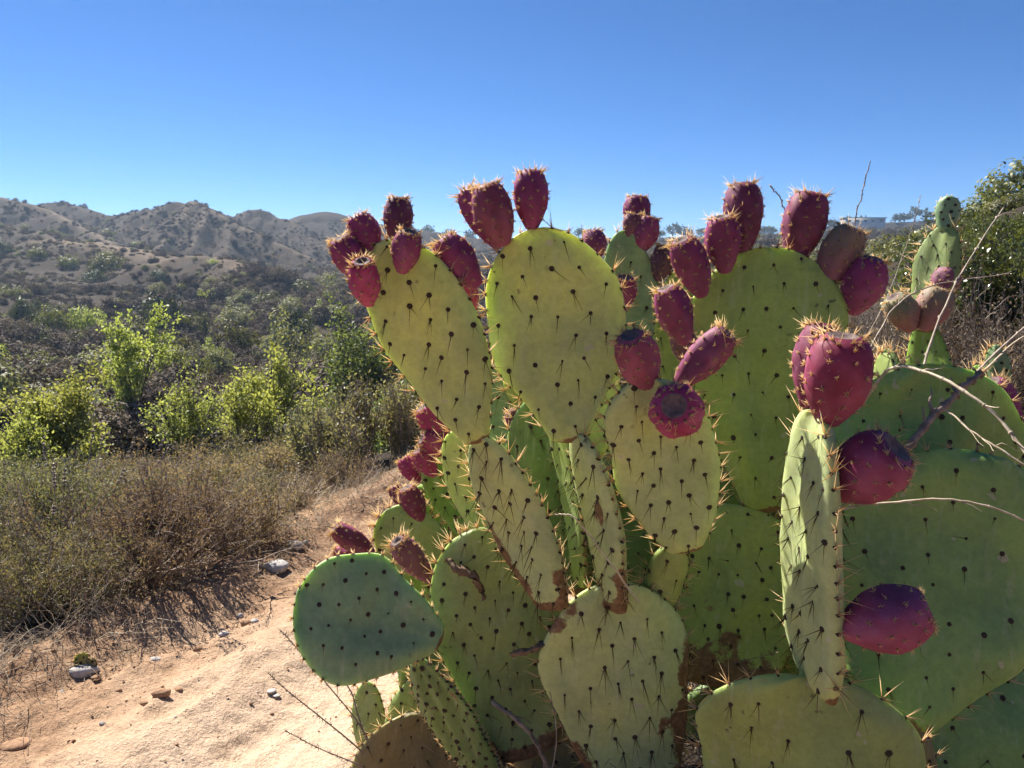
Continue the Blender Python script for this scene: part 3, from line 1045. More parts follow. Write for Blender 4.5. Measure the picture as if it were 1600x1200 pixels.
    for q in range(m):
        pp = (q + r.uniform(-0.2, 0.2)) * 2 * math.pi / m
        t2 = r.uniform(0.955, 0.985)
        pos = surf(np.array(t2), np.array(pp))
        nn = nrm(nrm(pos - (B + a * L)) * 0.9 + a * 0.7)
        discs.append((pos, nn, 0.0024 * min(size, 1.1)))
        for _ in range(9):
            bB.append(pos + r.normal(0, 0.0012, 3)); bD.append(nn + r.normal(0, 0.5, 3)); bL.append(r.uniform(0.003, 0.007) * size); bR.append(0.00045)
        for _ in range(r.integers(2, 6)):
            bB.append(pos); bD.append(nn + r.normal(0, 0.4, 3)); bL.append(r.uniform(0.007, 0.019) * size * spl); bR.append(0.0008)
    add_discs(g, discs)
    V, F, att = spikes(np.array(bB), np.array(bD), np.array(bL), np.array(bR))
    g.add(V, F, 1, 0.45 + 0.55 * att)
    link("spines", g.build("spines", [M['areole'], M['spine']], B), fo, kind="stuff")


def base_at(px, py, d):
    q = P(px, py, d)
    return np.array([q[0], q[1], gz(q[0], q[1]) - 0.02])


# --- the big clump in the middle
main = make_plant("large yellow-green prickly pear crowded with plum fruits, its trunk pad in the bank", base_at(1000, 1290, 1.33))
bm = np.array(main.location)
A = lambda *a, **k: add_pad(main, *a, **k)
LONG = dict(flen=0.044, fcount=(2, 4))
A((1010, 1290, 1.36), (945, 910, 1.27), 226, -4, PALE, tm=0.70, bf=0.30, th=0.022, cork=0.75, rimcork=0.22, spots=((0.93, 0.12, 0.06, 0.35, 0.62), (0.62, 0.98, 0.16, 0.22, 0.6), (0.40, 0.9, 0.10, 0.3, 0.55), (0.38, -0.9, 0.08, 0.25, 0.5), (0.9, -0.8, 0.08, 0.3, 0.4)), spacing=0.043, sp=dict(LONG), bend=0.01, label="stout trunk pad with brown corky skin at its foot")
A((828, 1180, 1.42), (738, 826, 1.36), 205, -6, OLIVE, tm=0.62, bf=0.42, th=0.015, cork=0.5, rimcork=0.12, spacing=0.037, sp=dict(flen=0.026, fcount=(1, 3), rcount=(4, 7), dens_top=2.0))
A((690, 999, 1.31), (463, 925, 1.23), 193, 2, BLUE, tm=0.60, bf=0.20, th=0.010, spacing=0.037, sp=dict(flen=0.013, fcount=(1, 2), rlen=0.012), cup=0.25, skew=-0.04, label="blue-green pad held out over the path")
A((966, 952, 1.28), (908, 672, 1.20), 0, 62, PALE, W=0.112, tm=0.55, bf=0.5, th=0.017, cork=0.62, rimcork=0.30, spots=((0.6, 0.3, 0.12, 0.6, 0.55),), spacing=0.036, sp=dict(LONG))
A((893, 690, 1.21), (838, 356, 1.15), 218, 8, YEL, tm=0.60, bf=0.26, th=0.010, spacing=0.044, sp=dict(flen=0.034, fcount=(1, 2)), bend=0.035, label="broad yellow-green pad topped by three plum fruits")
A((868, 950, 1.29), (752, 676, 1.21), 0, 40, PALE, W=0.128, tm=0.52, bf=0.5, th=0.016, cork=0.5, rimcork=0.30, spots=((0.35, -0.8, 0.25, 0.3, 0.5),), spacing=0.034, sp=dict(LONG))
A((750, 690, 1.21), (592, 378, 1.12), 158, 16, YEL, tm=0.60, bf=0.26, th=0.011, spacing=0.040, sp=dict(flen=0.034, fcount=(1, 3), rcount=(4, 7)), bend=0.03, skew=0.03, label="long leaning pad ringed by plum fruits")
A((1072, 860, 1.22), (1006, 588, 1.10), 168, 4, PALE, tm=0.50, bf=0.30, th=0.013, rimcork=0.05, spacing=0.036, sp=dict(flen=0.032, fcount=(1, 3), rcount=(4, 7)), top=1.4)
A((1015, 970, 1.34), (1062, 845, 1.24), 62, 0, MID, tm=0.5, bf=0.75, th=0.020, spacing=0.04)
A((1195, 800, 1.44), (1198, 386, 1.38), 238, 0, (0.31, 0.40, 0.10), tm=0.64, bf=0.24, th=0.012, spacing=0.050, sp=dict(flen=0.024, fcount=(1, 2)), top=1.15, bend=0.02, label="broad dark green pad under five plum fruits")
A((1125, 1075, 1.40), (1150, 788, 1.45), 215, -3, (0.32, 0.39, 0.10), tm=0.62, bf=0.70, th=0.018, cork=0.85, spots=((0.42, -0.3, 0.05, 0.3, 0.42),), spacing=0.038, sp=dict(flen=0.026, fcount=(1, 3)), top=1.5)
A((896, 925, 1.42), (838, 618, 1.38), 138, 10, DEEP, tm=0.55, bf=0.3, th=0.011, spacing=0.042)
A((912, 915, 1.34), (868, 655, 1.30), 0, 76, MID, W=0.12, tm=0.5, bf=0.45, th=0.010, spacing=0.036)
A((786, 720, 1.52), (770, 570, 1.50), 66, 10, TEAL, tm=0.5, bf=0.4, th=0.010, spacing=0.036)
A((1012, 600, 1.60), (972, 360, 1.55), 92, 5, TEAL, tm=0.5, bf=0.35, th=0.011, spacing=0.042)
A((1060, 640, 1.58), (1062, 420, 1.56), 80, -25, MID, tm=0.5, bf=0.35, th=0.011, spacing=0.042)
A((925, 720, 1.40), (940, 545, 1.37), 74, 25, YEL, tm=0.5, bf=0.4, th=0.010, spacing=0.04)
A((880, 700, 1.5), (815, 540, 1.46), 100, 0, MID, tm=0.55, bf=0.3, th=0.010, spacing=0.04)
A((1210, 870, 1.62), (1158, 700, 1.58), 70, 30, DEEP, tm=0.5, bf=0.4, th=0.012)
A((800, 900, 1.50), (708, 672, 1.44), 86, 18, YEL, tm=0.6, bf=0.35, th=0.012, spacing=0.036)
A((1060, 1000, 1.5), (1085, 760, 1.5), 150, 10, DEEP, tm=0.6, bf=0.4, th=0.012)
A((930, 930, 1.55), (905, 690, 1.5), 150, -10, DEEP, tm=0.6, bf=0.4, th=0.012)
A((1150, 860, 1.58), (1150, 655, 1.56), 120, 10, DEEP, tm=0.55, bf=0.4, th=0.012)  # extra dark pad added so the gap behind stays dark
A((990, 930, 1.52), (985, 745, 1.50), 120, -15, DEEP, tm=0.55, bf=0.4, th=0.012)  # dark pad added to keep sunlit ground out of this gap
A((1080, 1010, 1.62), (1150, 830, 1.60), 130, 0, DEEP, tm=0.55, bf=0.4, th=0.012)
# old low joints that carry the clump, half lost in the shade
A((900, 1330, 1.50), (845, 1120, 1.44), 130, 10, BROWN, tm=0.5, bf=0.7, th=0.024, cork=0.8)
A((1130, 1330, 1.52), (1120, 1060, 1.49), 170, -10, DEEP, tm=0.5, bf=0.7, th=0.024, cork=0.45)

G = lambda *a, **k: add_fruit(main, *a, **k)
G((566, 438, 1.13), (529, 372, 1.10), 50, PLUM)
G((588, 396, 1.13), (556, 337, 1.12), 49, PLUM)
G((622, 384, 1.12), (623, 308, 1.11), 46, (0.085, 0.014, 0.036))
G((627, 427, 1.10), (640, 362, 1.07), 47, PLUM)
G((577, 477, 1.10), (566, 408, 1.05), 49, RED, label="bright crimson fruit hanging at the pad's outer edge")
G((748, 449, 1.16), (690, 372, 1.14), 56, PLUM)
G((742, 486, 1.24), (722, 440, 1.24), 34, RED)
G((782, 388, 1.18), (727, 298, 1.19), 50, PLUM)
G((788, 385, 1.15), (758, 287, 1.12), 62, (0.15, 0.03, 0.05))
G((831, 360, 1.15), (829, 266, 1.14), 55, PLUM)
G((754, 580, 1.46), (758, 533, 1.46), 25, DUSK)
G((931, 408, 1.50), (927, 360, 1.50), 37, PLUM)
G((993, 362, 1.58), (997, 306, 1.57), 42, PLUM)
G((984, 375, 1.55), (990, 333, 1.54), 30, DUSK)
G((1001, 394, 1.55), (1017, 338, 1.53), 39, PLUM)
G((1028, 440, 1.55), (1040, 384, 1.54), 36, (0.07, 0.03, 0.035))
G((1098, 464, 1.38), (1064, 374, 1.33), 56, PLUM)
G((1133, 427, 1.38), (1128, 338, 1.34), 56, PLUM)
G((1162, 396, 1.39), (1161, 286, 1.38), 61, (0.10, 0.013, 0.035))
G((1241, 410, 1.39), (1269, 301, 1.37), 67, (0.11, 0.014, 0.038))
G((1284, 452, 1.38), (1334, 355, 1.34), 62, DUSK, green=0.5)
G((1329, 492, 1.37), (1364, 402, 1.33), 63, PLUM)
G((970, 488, 1.48), (978, 433, 1.44), 40, PLUM)
G((1072, 538, 1.36), (1040, 449, 1.33), 56, PLUM)
G((1076, 572, 1.40), (1062, 512, 1.39), 40, DUSK)
G((1010, 614, 1.13), (984, 524, 1.07), 66, (0.17, 0.035, 0.06))
G((1056, 605, 1.12), (1138, 519, 1.08), 56, (0.15, 0.025, 0.06))
G((1060, 652, 1.12), (1053, 634, 1.04), 84, RED, label="round red fruit pointing out of the clump, flower scar showing")
G((806, 680, 1.45), (798, 640, 1.44), 24, DUSK)

# --- the low plant behind it, leaning over the path
rear = make_plant("low prickly pear at the path's edge with small dark crimson fruit clusters", base_at(735, 1000, 1.75))
A = lambda *a, **k: add_pad(rear, *a, **k)
G = lambda *a, **k: add_fruit(rear, *a, **k)
GL = (0.23, 0.365, 0.068)
A((790, 880, 1.66), (690, 668, 1.62), 86, 12, YEL, tm=0.6, bf=0.35, spacing=0.038)
A((740, 845, 1.62), (668, 718, 1.60), 62, 15, GL, tm=0.6, bf=0.4, spacing=0.032)
A((715, 855, 1.66), (650, 760, 1.66), 64, 5, GL, tm=0.6, bf=0.4, spacing=0.032)
A((780, 890, 1.64), (735, 770, 1.62), 60, 0, GL, tm=0.6, bf=0.4, spacing=0.032)
A((716, 958, 1.58), (604, 796, 1.54), 112, 5, OLIVE, tm=0.62, bf=0.35, rimcork=0.1, spacing=0.040, sp=dict(rcount=(5, 9), dens_top=2.2))
A((700, 1010, 1.56), (640, 880, 1.54), 90, -10, GL, tm=0.55, bf=0.45, spacing=0.036, sp=dict(rcount=(5, 8)))
A((740, 1080, 1.72), (720, 870, 1.66), 170, 0, DEEP, tm=0.55, bf=0.5, th=0.016)
A((742, 1200, 1.78), (735, 1030, 1.74), 150, 0, BROWN, tm=0.5, bf=0.7, th=0.024, cork=0.6)
G((708, 694, 1.60), (660, 636, 1.57), 46, RED)
G((708, 706, 1.58), (658, 686, 1.55), 37, RED)
G((722, 672, 1.62), (694, 632, 1.62), 34, RED)
G((680, 744, 1.58), (652, 704, 1.56), 33, RED)
G((655, 754, 1.62), (629, 716, 1.62), 30, RED)
G((660, 818, 1.56), (634, 762, 1.54), 37, (0.12, 0.012, 0.03))
G((632, 792, 1.62), (614, 760, 1.62), 24, (0.12, 0.012, 0.03))
G((584, 866, 1.50), (522, 825, 1.48), 35, (0.13, 0.015, 0.03))
G((578, 868, 1.52), (522, 862, 1.52), 22, RED)
G((677, 910, 1.46), (620, 845, 1.40), 42, (0.13, 0.035, 0.06))

# --- fallen and half buried joints at the edge of the bank
low = make_plant("brown and olive prickly pear joints sprawling on the sandy bank", base_at(660, 1290, 1.60))
A = lambda *a, **k: add_pad(low, *a, **k)
A((775, 1235, 1.40), (648, 1033, 1.30), 0, 52, DEEP, W=0.115, tm=0.5, bf=0.4, th=0.010, wrinkle=0.5, spacing=0.022, rimcork=0.1, sp=dict(flen=0.012, fcount=(2, 3), rlen=0.014), bend=-0.05, label="wilted wrinkled pad, its upper side in sun")
A((572, 1172, 1.66), (577, 1064, 1.64), 50, 20, OLIVE, tm=0.5, bf=0.4, th=0.009, spacing=0.03)
A((665, 1300, 1.58), (640, 1112, 1.56), 196, 0, BROWN, tm=0.55, bf=0.5, th=0.016, cork=0.45, spacing=0.04)
A((610, 1140, 1.70), (668, 1052, 1.68), 50, 0, OLIVE, tm=0.5, bf=0.6, th=0.012, cork=0.3, spacing=0.032)
A((770, 1240, 1.62), (748, 1045, 1.60), 120, 0, BROWN, tm=0.5, bf=0.5, th=0.016, cork=0.6, spacing=0.036)
A((680, 1130, 1.72), (640, 1010, 1.70), 70, 10, GL, tm=0.5, bf=0.5, th=0.012, spacing=0.034)

# --- the plant on the right with the big pads
right = make_plant("dark green prickly pear with very large pads and three big crimson fruits", base_at(1300, 1300, 1.12))
A = lambda *a, **k: add_pad(right, *a, **k)
G = lambda *a, **k: add_fruit(right, *a, **k)
A((1255, 1390, 1.16), (1248, 1052, 1.07), 338, 0, MID, tm=0.62, bf=0.45, th=0.020, rimcork=0.12, spacing=0.062, sp=dict(flen=0.036, fcount=(2, 4), rlen=0.04), label="wide low pad carrying the upright joint")
A((1268, 1072, 1.08), (1268, 640, 1.02), 0, 70, PALE, W=0.165, tm=0.5, bf=0.75, top=1.5, th=0.020, wrinkle=0.25, rimcork=0.24, spots=((0.78, -0.2, 0.05, 0.4, 0.5),), spacing=0.040, sp=dict(flen=0.034, fcount=(2, 4), rlen=0.045, rcount=(4, 8)), bend=-0.02, label="upright pad seen edge-on, sunlit down one side")
A((1388, 1125, 1.13), (1560, 715, 1.16), 330, -22, (0.23, 0.37, 0.11), tm=0.56, bf=0.3, th=0.014, spacing=0.055, sp=dict(flen=0.026, fcount=(1, 2)))
A((1420, 1182, 1.20), (1700, 930, 1.22), 330, -22, (0.20, 0.33, 0.10), tm=0.5, bf=0.3, th=0.014, spacing=0.055, sp=dict(flen=0.022, fcount=(1, 2)))
A((1440, 830, 1.32), (1458, 568, 1.28), 262, -18, (0.22, 0.36, 0.11), tm=0.55, bf=0.35, th=0.012, spacing=0.055, sp=dict(flen=0.02, fcount=(1, 2)))
A((1345, 900, 1.36), (1390, 552, 1.36), 0, 62, MID, W=0.14, tm=0.6, bf=0.4, th=0.010, spacing=0.036)
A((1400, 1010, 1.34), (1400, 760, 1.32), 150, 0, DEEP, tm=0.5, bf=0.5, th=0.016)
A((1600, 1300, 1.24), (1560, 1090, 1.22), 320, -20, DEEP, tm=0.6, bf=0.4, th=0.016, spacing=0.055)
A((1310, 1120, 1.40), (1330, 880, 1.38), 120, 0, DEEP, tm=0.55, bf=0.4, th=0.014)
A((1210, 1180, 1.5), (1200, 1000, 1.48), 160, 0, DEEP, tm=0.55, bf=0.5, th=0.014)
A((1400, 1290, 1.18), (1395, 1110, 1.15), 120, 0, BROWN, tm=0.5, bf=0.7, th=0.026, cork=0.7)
G((1292, 664, 1.01), (1318, 524, 0.97), 102, (0.16, 0.010, 0.035), label="largest crimson fruit on the edge-on pad's tip")
G((1262, 640, 1.04), (1284, 506, 1.04), 66, (0.15, 0.02, 0.045))
G((1302, 772, 1.02), (1402, 700, 0.96), 108, (0.20, 0.018, 0.055))
G((1312, 984, 1.00), (1452, 950, 0.96), 100, (0.17, 0.018, 0.05), spl=0.4)

# --- slender plant further back on the right
back = make_plant("slender young prickly pear column standing in the grey dry brush", base_at(1450, 760, 1.95))
A = lambda *a, **k: add_pad(back, *a, **k)
G = lambda *a, **k: add_fruit(back, *a, **k)
RS = dict(rcount=(5, 8), rlen=0.035)
A((1446, 790, 1.95), (1450, 500, 1.92), 78, 30, GL, tm=0.5, bf=0.5, th=0.012, spacing=0.036, sp=RS)
A((1445, 520, 1.92), (1478, 352, 1.90), 66, 30, (0.22, 0.28, 0.09), tm=0.6, bf=0.4, th=0.012, spacing=0.036, sp=RS)
A((1478, 362, 1.90), (1482, 306, 1.89), 37, 0, TEAL, tm=0.6, bf=0.5, th=0.016, spacing=0.022, sp=dict(flen=0.004, rlen=0.006), label="small pale green bud-like joint at the very top")
A((1385, 700, 1.85), (1390, 545, 1.84), 44, 35, (0.2, 0.28, 0.08), tm=0.6, bf=0.5, th=0.010, spacing=0.03, sp=RS)
A((1560, 720, 1.95), (1558, 538, 1.93), 36, 20, TEAL, tm=0.75, bf=0.5, th=0.012, spacing=0.03, sp=RS)
A((1520, 700, 1.95), (1530, 570, 1.93), 30, 40, GL, tm=0.7, bf=0.5, th=0.010, spacing=0.03, sp=RS)
A((1600, 900, 1.75), (1606, 650, 1.72), 60, 20, GL, tm=0.6, bf=0.5, th=0.010, spacing=0.04, sp=RS)
G((1424, 517, 1.88), (1396, 463, 1.85), 48, GREENISH, green=0.75)
G((1440, 517, 1.87), (1472, 450, 1.84), 52, GREENISH, green=0.55)
G((1463, 470, 1.90), (1488, 418, 1.89), 42, (0.16, 0.05, 0.07))
G((1594, 682, 1.74), (1549, 596, 1.70), 52, PLUM)

# ------------------------------------------------------------------ vegetation builders
def tubes(Pt, Rd, sides=3):
    """many tubes at once: Pt (n,k,3), Rd (n,k)"""
    n, k, _ = Pt.shape
    t = nrm(np.gradient(Pt, axis=1))
    ref = np.where(np.abs(t[:, :1, 2:3]) < 0.85, np.array([0, 0, 1.0]), np.array([1.0, 0, 0]))
    a = nrm(np.cross(t, np.broadcast_to(ref, t.shape))); b = np.cross(t, a)
    ang = np.arange(sides) * 2 * math.pi / sides
    V = Pt[:, :, None] + Rd[:, :, None, None] * (np.cos(ang)[:, None] * a[:, :, None] + np.sin(ang)[:, None] * b[:, :, None])
    i, j = np.meshgrid(np.arange(k - 1), np.arange(sides), indexing='ij')
    f = np.stack([i * sides + j, i * sides + (j + 1) % sides, (i + 1) * sides + (j + 1) % sides, (i + 1) * sides + j], -1).reshape(1, -1, 4)
    F = (f + (np.arange(n) * k * sides)[:, None, None]).reshape(-1, 4)
    return V.reshape(-1, 3), F


def grow(r, start, direc, length, k=6, wob=0.15, lift=0.2):
    """n curved shoots"""
    n = len(start)
    pts = [start]
    d = nrm(direc)
    for _ in range(k - 1):
        d = nrm(d + r.normal(0, wob, (n, 3)) + np.array([0, 0, lift]) / k)
        pts.append(pts[-1] + d * (np.asarray(length).reshape(-1, 1) / (k - 1)))
    return np.stack(pts, 1)


def pick(r, Pt, n, lo=0.3, hi=1.0):
    """n random places along random shoots: position, shoot direction"""
    i = r.integers(0, len(Pt), n)
    k = Pt.shape[1]
    u = r.uniform(lo, hi, n) * (k - 1)
    j = np.clip(u.astype(int), 0, k - 2)
    f = (u - j)[:, None]
    p = Pt[i, j] * (1 - f) + Pt[i, j + 1] * f
    return p, nrm(Pt[i, j + 1] - Pt[i, j])


def bush_geo(r, H, Wd, stems=14, lowcut=0.0, b1=70, b2=420, nleaf=6000, leaf=0.012, asp=0.4, up=0.8, lift=0.5, twig_r=0.004, spread=0.02, base_r=0.06, droop=0.0, wob=0.15, lo=0.35):
    """woody shrub, base at the origin: branch mesh data and leaf mesh data"""
    az = r.uniform(0, 2 * math.pi, stems)
    out = r.uniform(0.1, 1.0, stems)
    st = np.stack([np.cos(az) * base_r * out, np.sin(az) * base_r * out, np.zeros(stems) - 0.03], 1)
    di = np.stack([np.cos(az) * out * Wd / 2, np.sin(az) * out * Wd / 2, H * up * (1.15 - 0.5 * out)], 1)
    ln = np.linalg.norm(di, axis=1) * r.uniform(0.75, 1.05, stems)
    S0 = grow(r, st, di, ln, 7, wob, lift * 0.4)
    R0 = np.linspace(1, 0.35, 7)[None] * twig_r * 2.4 * r.uniform(0.7, 1.3, (stems, 1))
    p, d = pick(r, S0, b1, 0.2, 1)
    d1 = d + r.normal(0, 0.55, (b1, 3)) + np.array([0, 0, 0.25 - droop])
    S1 = grow(r, p, d1, r.uniform(0.2, 0.45, b1) * max(H, Wd * 0.7), 5, wob, lift * 0.5 - droop)
    R1 = np.linspace(1, 0.4, 5)[None] * twig_r * r.uniform(0.7, 1.2, (b1, 1))
    p, d = pick(r, S1, b2, 0.15, 1)
    d2 = d + r.normal(0, 0.6, (b2, 3)) + np.array([0, 0, 0.15 - droop])
    S2 = grow(r, p, d2, r.uniform(0.08, 0.22, b2) * H, 4, wob * 1.2, 0.2 - droop)
    R2 = np.linspace(1, 0.4, 4)[None] * twig_r * 0.5 * np.ones((b2, 1))
    allp = np.concatenate([S1.reshape(-1, 3), S2.reshape(-1, 3)])
    k_xy = (Wd / 2) / np.percentile(np.hypot(allp[:, 0], allp[:, 1]), 97)
    k_z = H / np.percentile(allp[:, 2], 98.5)
    k3 = np.array([k_xy, k_xy, k_z])
    S0, S1, S2 = S0 * k3, S1 * k3, S2 * k3
    g = Geo()
    for S, R_, sd_ in ((S0, R0, 5), (S1, R1, 3), (S2, R2, 3)):
        g.add(*tubes(S, R_, sd_))
    if lowcut > 0:
        S2 = S2[S2[:, -1, 2] > lowcut * H * r.uniform(0.6, 1.3, len(S2))]
    p, d = pick(r, S2, nleaf, lo, 1.05)
    p = p + r.normal(0, spread, (nleaf, 3))
    p[:, 2] = np.maximum(p[:, 2], 0.01)
    A_ = nrm(d + r.normal(0, 0.7, (nleaf, 3)))
    S_ = r.normal(0, 1, (nleaf, 3))
    l = leaf * r.uniform(0.55, 1.35, nleaf)
    lg = Geo()
    lg.add(*leaves(p, A_, S_, l, l * asp))
    return g, lg, (S0, S1, S2)


def dome_geo(r, n, leaf, clumps, asp=0.55, flat=0.95, cr=0.28):
    """unit-radius rounded crown of leaf clumps sitting on the origin"""
    u = nrm(r.normal(0, 1, (clumps, 3)))
    u[:, 2] = np.abs(u[:, 2])
    c = u * r.uniform(0.45, 0.92, (clumps, 1)) * np.array([1, 1, flat]) + np.array([0, 0, 0.05])
    c = c * (1 + 0.25 * r.normal(0, 1, (clumps, 1)) * 0.5)
    i = r.integers(0, clumps, n)
    off = nrm(r.normal(0, 1, (n, 3))) * (r.uniform(0.3, 1, (n, 1)) ** 0.6) * cr * r.uniform(0.6, 1.2, (clumps, 1))[i]
    p = c[i] + off
    p[:, 2] = np.abs(p[:, 2])
    nn = nrm(nrm(off) * 0.9 + nrm(c[i]) * 0.8 + r.normal(0, 0.45, (n, 3)))
    A_ = nrm(np.cross(nn, r.normal(0, 1, (n, 3))))
    S_ = np.cross(nn, A_)
    l = leaf * r.uniform(0.6, 1.4, n)
    g = Geo()
    g.add(*leaves(p, A_, S_, l, l * asp))
    return g


def place_bush(name, label, cat, group, px, d, py_top, wpx, seed, twig, leafm, dz=-0.02, **kw):
    """a bush standing on the ground at depth d whose crown tops out at py_top and spans wpx"""
    r = np.random.default_rng(seed)
    x, y = px_xy(px, d)
    z = gz(x, y) + dz
    H = max(P(px, py_top, d)[2] - z, 0.2)
    g, lg, S = bush_geo(r, H=H, Wd=wpx * d / F_PX, **kw)
    o = link(name, None, label=label, cat=cat, group=group, loc=(x, y, z))
    link("branches", g.build("branches", [twig]), o)
    link("leaves", lg.build("leaves", [leafm]), o, kind="stuff")
    return o, S, H


def st_xy(s, t):
    return PO + s * PU + t * PN


def px_xy(px, d):
    return ((px - 800) / F_PX * d, d * CP * 1.0)


# --- dry shrubs along the canyon edge of the path
NB = "dry shrubs along the path"
for i, (lab, px, d, top, w, tw, lf, kw) in enumerate([
        ("big rust-brown dry shrub with dark base beside the pale rounded stone", 225, 2.72, 755, 400, 'twig_red', 'leaf_rust', dict(stems=36, b1=300, b2=2400, nleaf=24000, leaf=0.011, asp=0.35, twig_r=0.003, spread=0.014)),
        ("reddish brown dry shrub joined to the back of the biggest one", 335, 3.1, 778, 260, 'twig_red', 'leaf_brown', dict(stems=22, b1=170, b2=1100, nleaf=11000, leaf=0.011, asp=0.35, twig_r=0.0028, spread=0.016)),
        ("olive-brown grassy shrub with pale straws behind the pale rounded stone", 35, 2.42, 845, 310, 'twig', 'leaf_drygreen', dict(stems=34, b1=260, b2=1700, nleaf=13000, leaf=0.018, asp=0.18, twig_r=0.0026, spread=0.02)),
        ("low grey twiggy shrub with bare pale twigs at the bend of the path", 440, 3.6, 752, 180, 'straw', 'leaf_brown', dict(stems=34, b1=300, b2=900, nleaf=1800, leaf=0.011, asp=0.3, twig_r=0.0026, spread=0.02)),
        ("brownish green low shrub between the rust-brown and grey twiggy ones", 380, 3.45, 782, 165, 'twig_red', 'leaf_drygreen', dict(stems=22, b1=160, b2=1000, nleaf=8000, leaf=0.011, asp=0.35, twig_r=0.0026, spread=0.016)),
        ("dry grey-brown shrub overhanging the path below the slender thicket", 522, 4.0, 742, 140, 'twig', 'leaf_brown', dict(stems=24, b1=180, b2=900, nleaf=4500, leaf=0.012, asp=0.35, twig_r=0.0026, spread=0.02)),
        ("dull green brush at the outermost bend of the canyon edge", -80, 2.7, 800, 260, 'twig', 'leaf_drygreen', dict(stems=22, b1=150, b2=900, nleaf=8000, leaf=0.014, asp=0.35, twig_r=0.003, spread=0.02))]):
    place_bush("dry_shrub", lab, "shrub", NB, px, d, top, w, 11 + i, M[tw], M[lf], base_r=0.12, lo=0.15, **kw)
# second row, on the falling slope
for i, (lab, px, d, top, w, tw, lf) in enumerate([
        ("grey-green sage with tall whorled dry flower stalks", 55, 3.5, 742, 270, 'twig', 'leaf_grey'),
        ("dull green shrub rising behind the rust-brown shrub", 205, 3.8, 775, 240, 'twig', 'leaf_drygreen'),
        ("low mossy green shrub on the canyon edge", 345, 4.3, 772, 190, 'twig_red', 'leaf_drygreen'),
        ("brown brush in front of the slender thicket", 470, 4.9, 712, 150, 'twig', 'leaf_brown'),
        ("dark brown brush in the shaded dip below the young trees", 300, 7.0, 725, 260, 'twig_red', 'leaf_brown'),
        ("grey-green brush below the widest yellow-green tree", 120, 7.0, 735, 300, 'twig', 'leaf_grey'),
        ("dark olive brush in the dip beside the slender thicket", 430, 7.0, 712, 200, 'twig_red', 'leaf_drygreen')]):
    o, S, H_ = place_bush("canyon_shrub", lab, "shrub", "shrubs on the canyon edge", px, d, top, w, 30 + i, M[tw], M[lf],
                          stems=22, b1=150, b2=900, nleaf=9000, leaf=0.016, asp=0.4, twig_r=0.004, spread=0.03, base_r=0.15, lo=0.1)
    if i == 0:
        r = np.random.default_rng(5)
        g = Geo()
        for k in range(18):
            x0 = r.normal(0, 0.26, 2)
            hh = H_ * r.uniform(0.95, 1.3)
            top = np.array([x0[0] * 1.35, x0[1] * 1.35, hh])
            pl = spline([(x0[0] * 0.6, x0[1] * 0.6, 0.1), (x0[0], x0[1], hh * 0.6), top], 8)
            g.add(*tube(pl, np.linspace(0.003, 0.0015, 8), 4))
            for q in range(r.integers(3, 7)):
                c = pl[-1] * (1 - q * 0.10) + np.array([x0[0], x0[1], hh * 0.6]) * q * 0.10
                n = 26
                D = nrm(r.normal(0, 1, (n, 3)) * np.array([1, 1, 0.5]))
                V, F, _ = spikes(np.tile(c, (n, 1)), D, 0.013, 0.003)
                g.add(V, F)
        link("flower_stalks", g.build("flower_stalks", [M['twig']]), o, kind="stuff", label="tall dry stalks with ball-like whorls")

for i, (px, d, top, w, tw, lf, lab) in enumerate([
        (60, 9.0, 735, 240, 'twig', 'leaf_drygreen', "dull green brush filling the dip under the low yellow-green sapling"),
        (215, 9.5, 712, 220, 'twig_red', 'leaf_brown', "brown brush filling the dip under the tall narrow yellow-green tree"),
        (330, 10.5, 690, 200, 'twig_red', 'leaf_drygreen', "dark green brush filling the dip under the small sapling"),
        (455, 10.0, 678, 170, 'twig', 'leaf_drygreen', "olive brush filling the dip behind the slender thicket"),
        (140, 5.4, 752, 240, 'twig', 'leaf_drygreen', "dull olive brush just over the lip of the canyon edge"),
        (270, 5.6, 748, 220, 'twig_red', 'leaf_brown', "dark brown brush just over the lip of the canyon edge"),
        (400, 5.8, 735, 170, 'twig', 'leaf_brown', "grey-brown brush between the mossy shrub and the thicket"),
        (-20, 5.0, 740, 220, 'twig', 'leaf_grey', "grey-green brush behind the whorled sage stalks")]):
    place_bush("dip_shrub", lab, "shrub", "brush filling the dip below the path", px, d, top, w, 130 + i, M[tw], M[lf],
               stems=20, b1=130, b2=700, nleaf=8000, leaf=0.022 if d < 8 else 0.034, asp=0.45, twig_r=0.004, spread=0.05, base_r=0.3, lo=0.0)

# --- slender grey thicket to the left of the cactus
for i, (px, d, top, w, lab) in enumerate([(545, 4.5, 608, 140, "slender many-stemmed grey-green thicket next to the big cactus"),
                                          (622, 4.7, 596, 130, "denser end of the slender thicket hugging the cactus pads"),
                                          (490, 4.8, 650, 90, "thin brown-grey end of the slender thicket")]):
    place_bush("slender_shrub", lab, "shrub", "thicket beside the cactus", px, d, top, w, 50 + i, M['twig'], M['leaf_thicket'], dz=-0.05,
               stems=15, b1=150, b2=900, nleaf=4600, leaf=0.020, asp=0.5, up=1.0, lift=0.9, twig_r=0.004, spread=0.03, base_r=0.25, wob=0.1, lo=0.0)


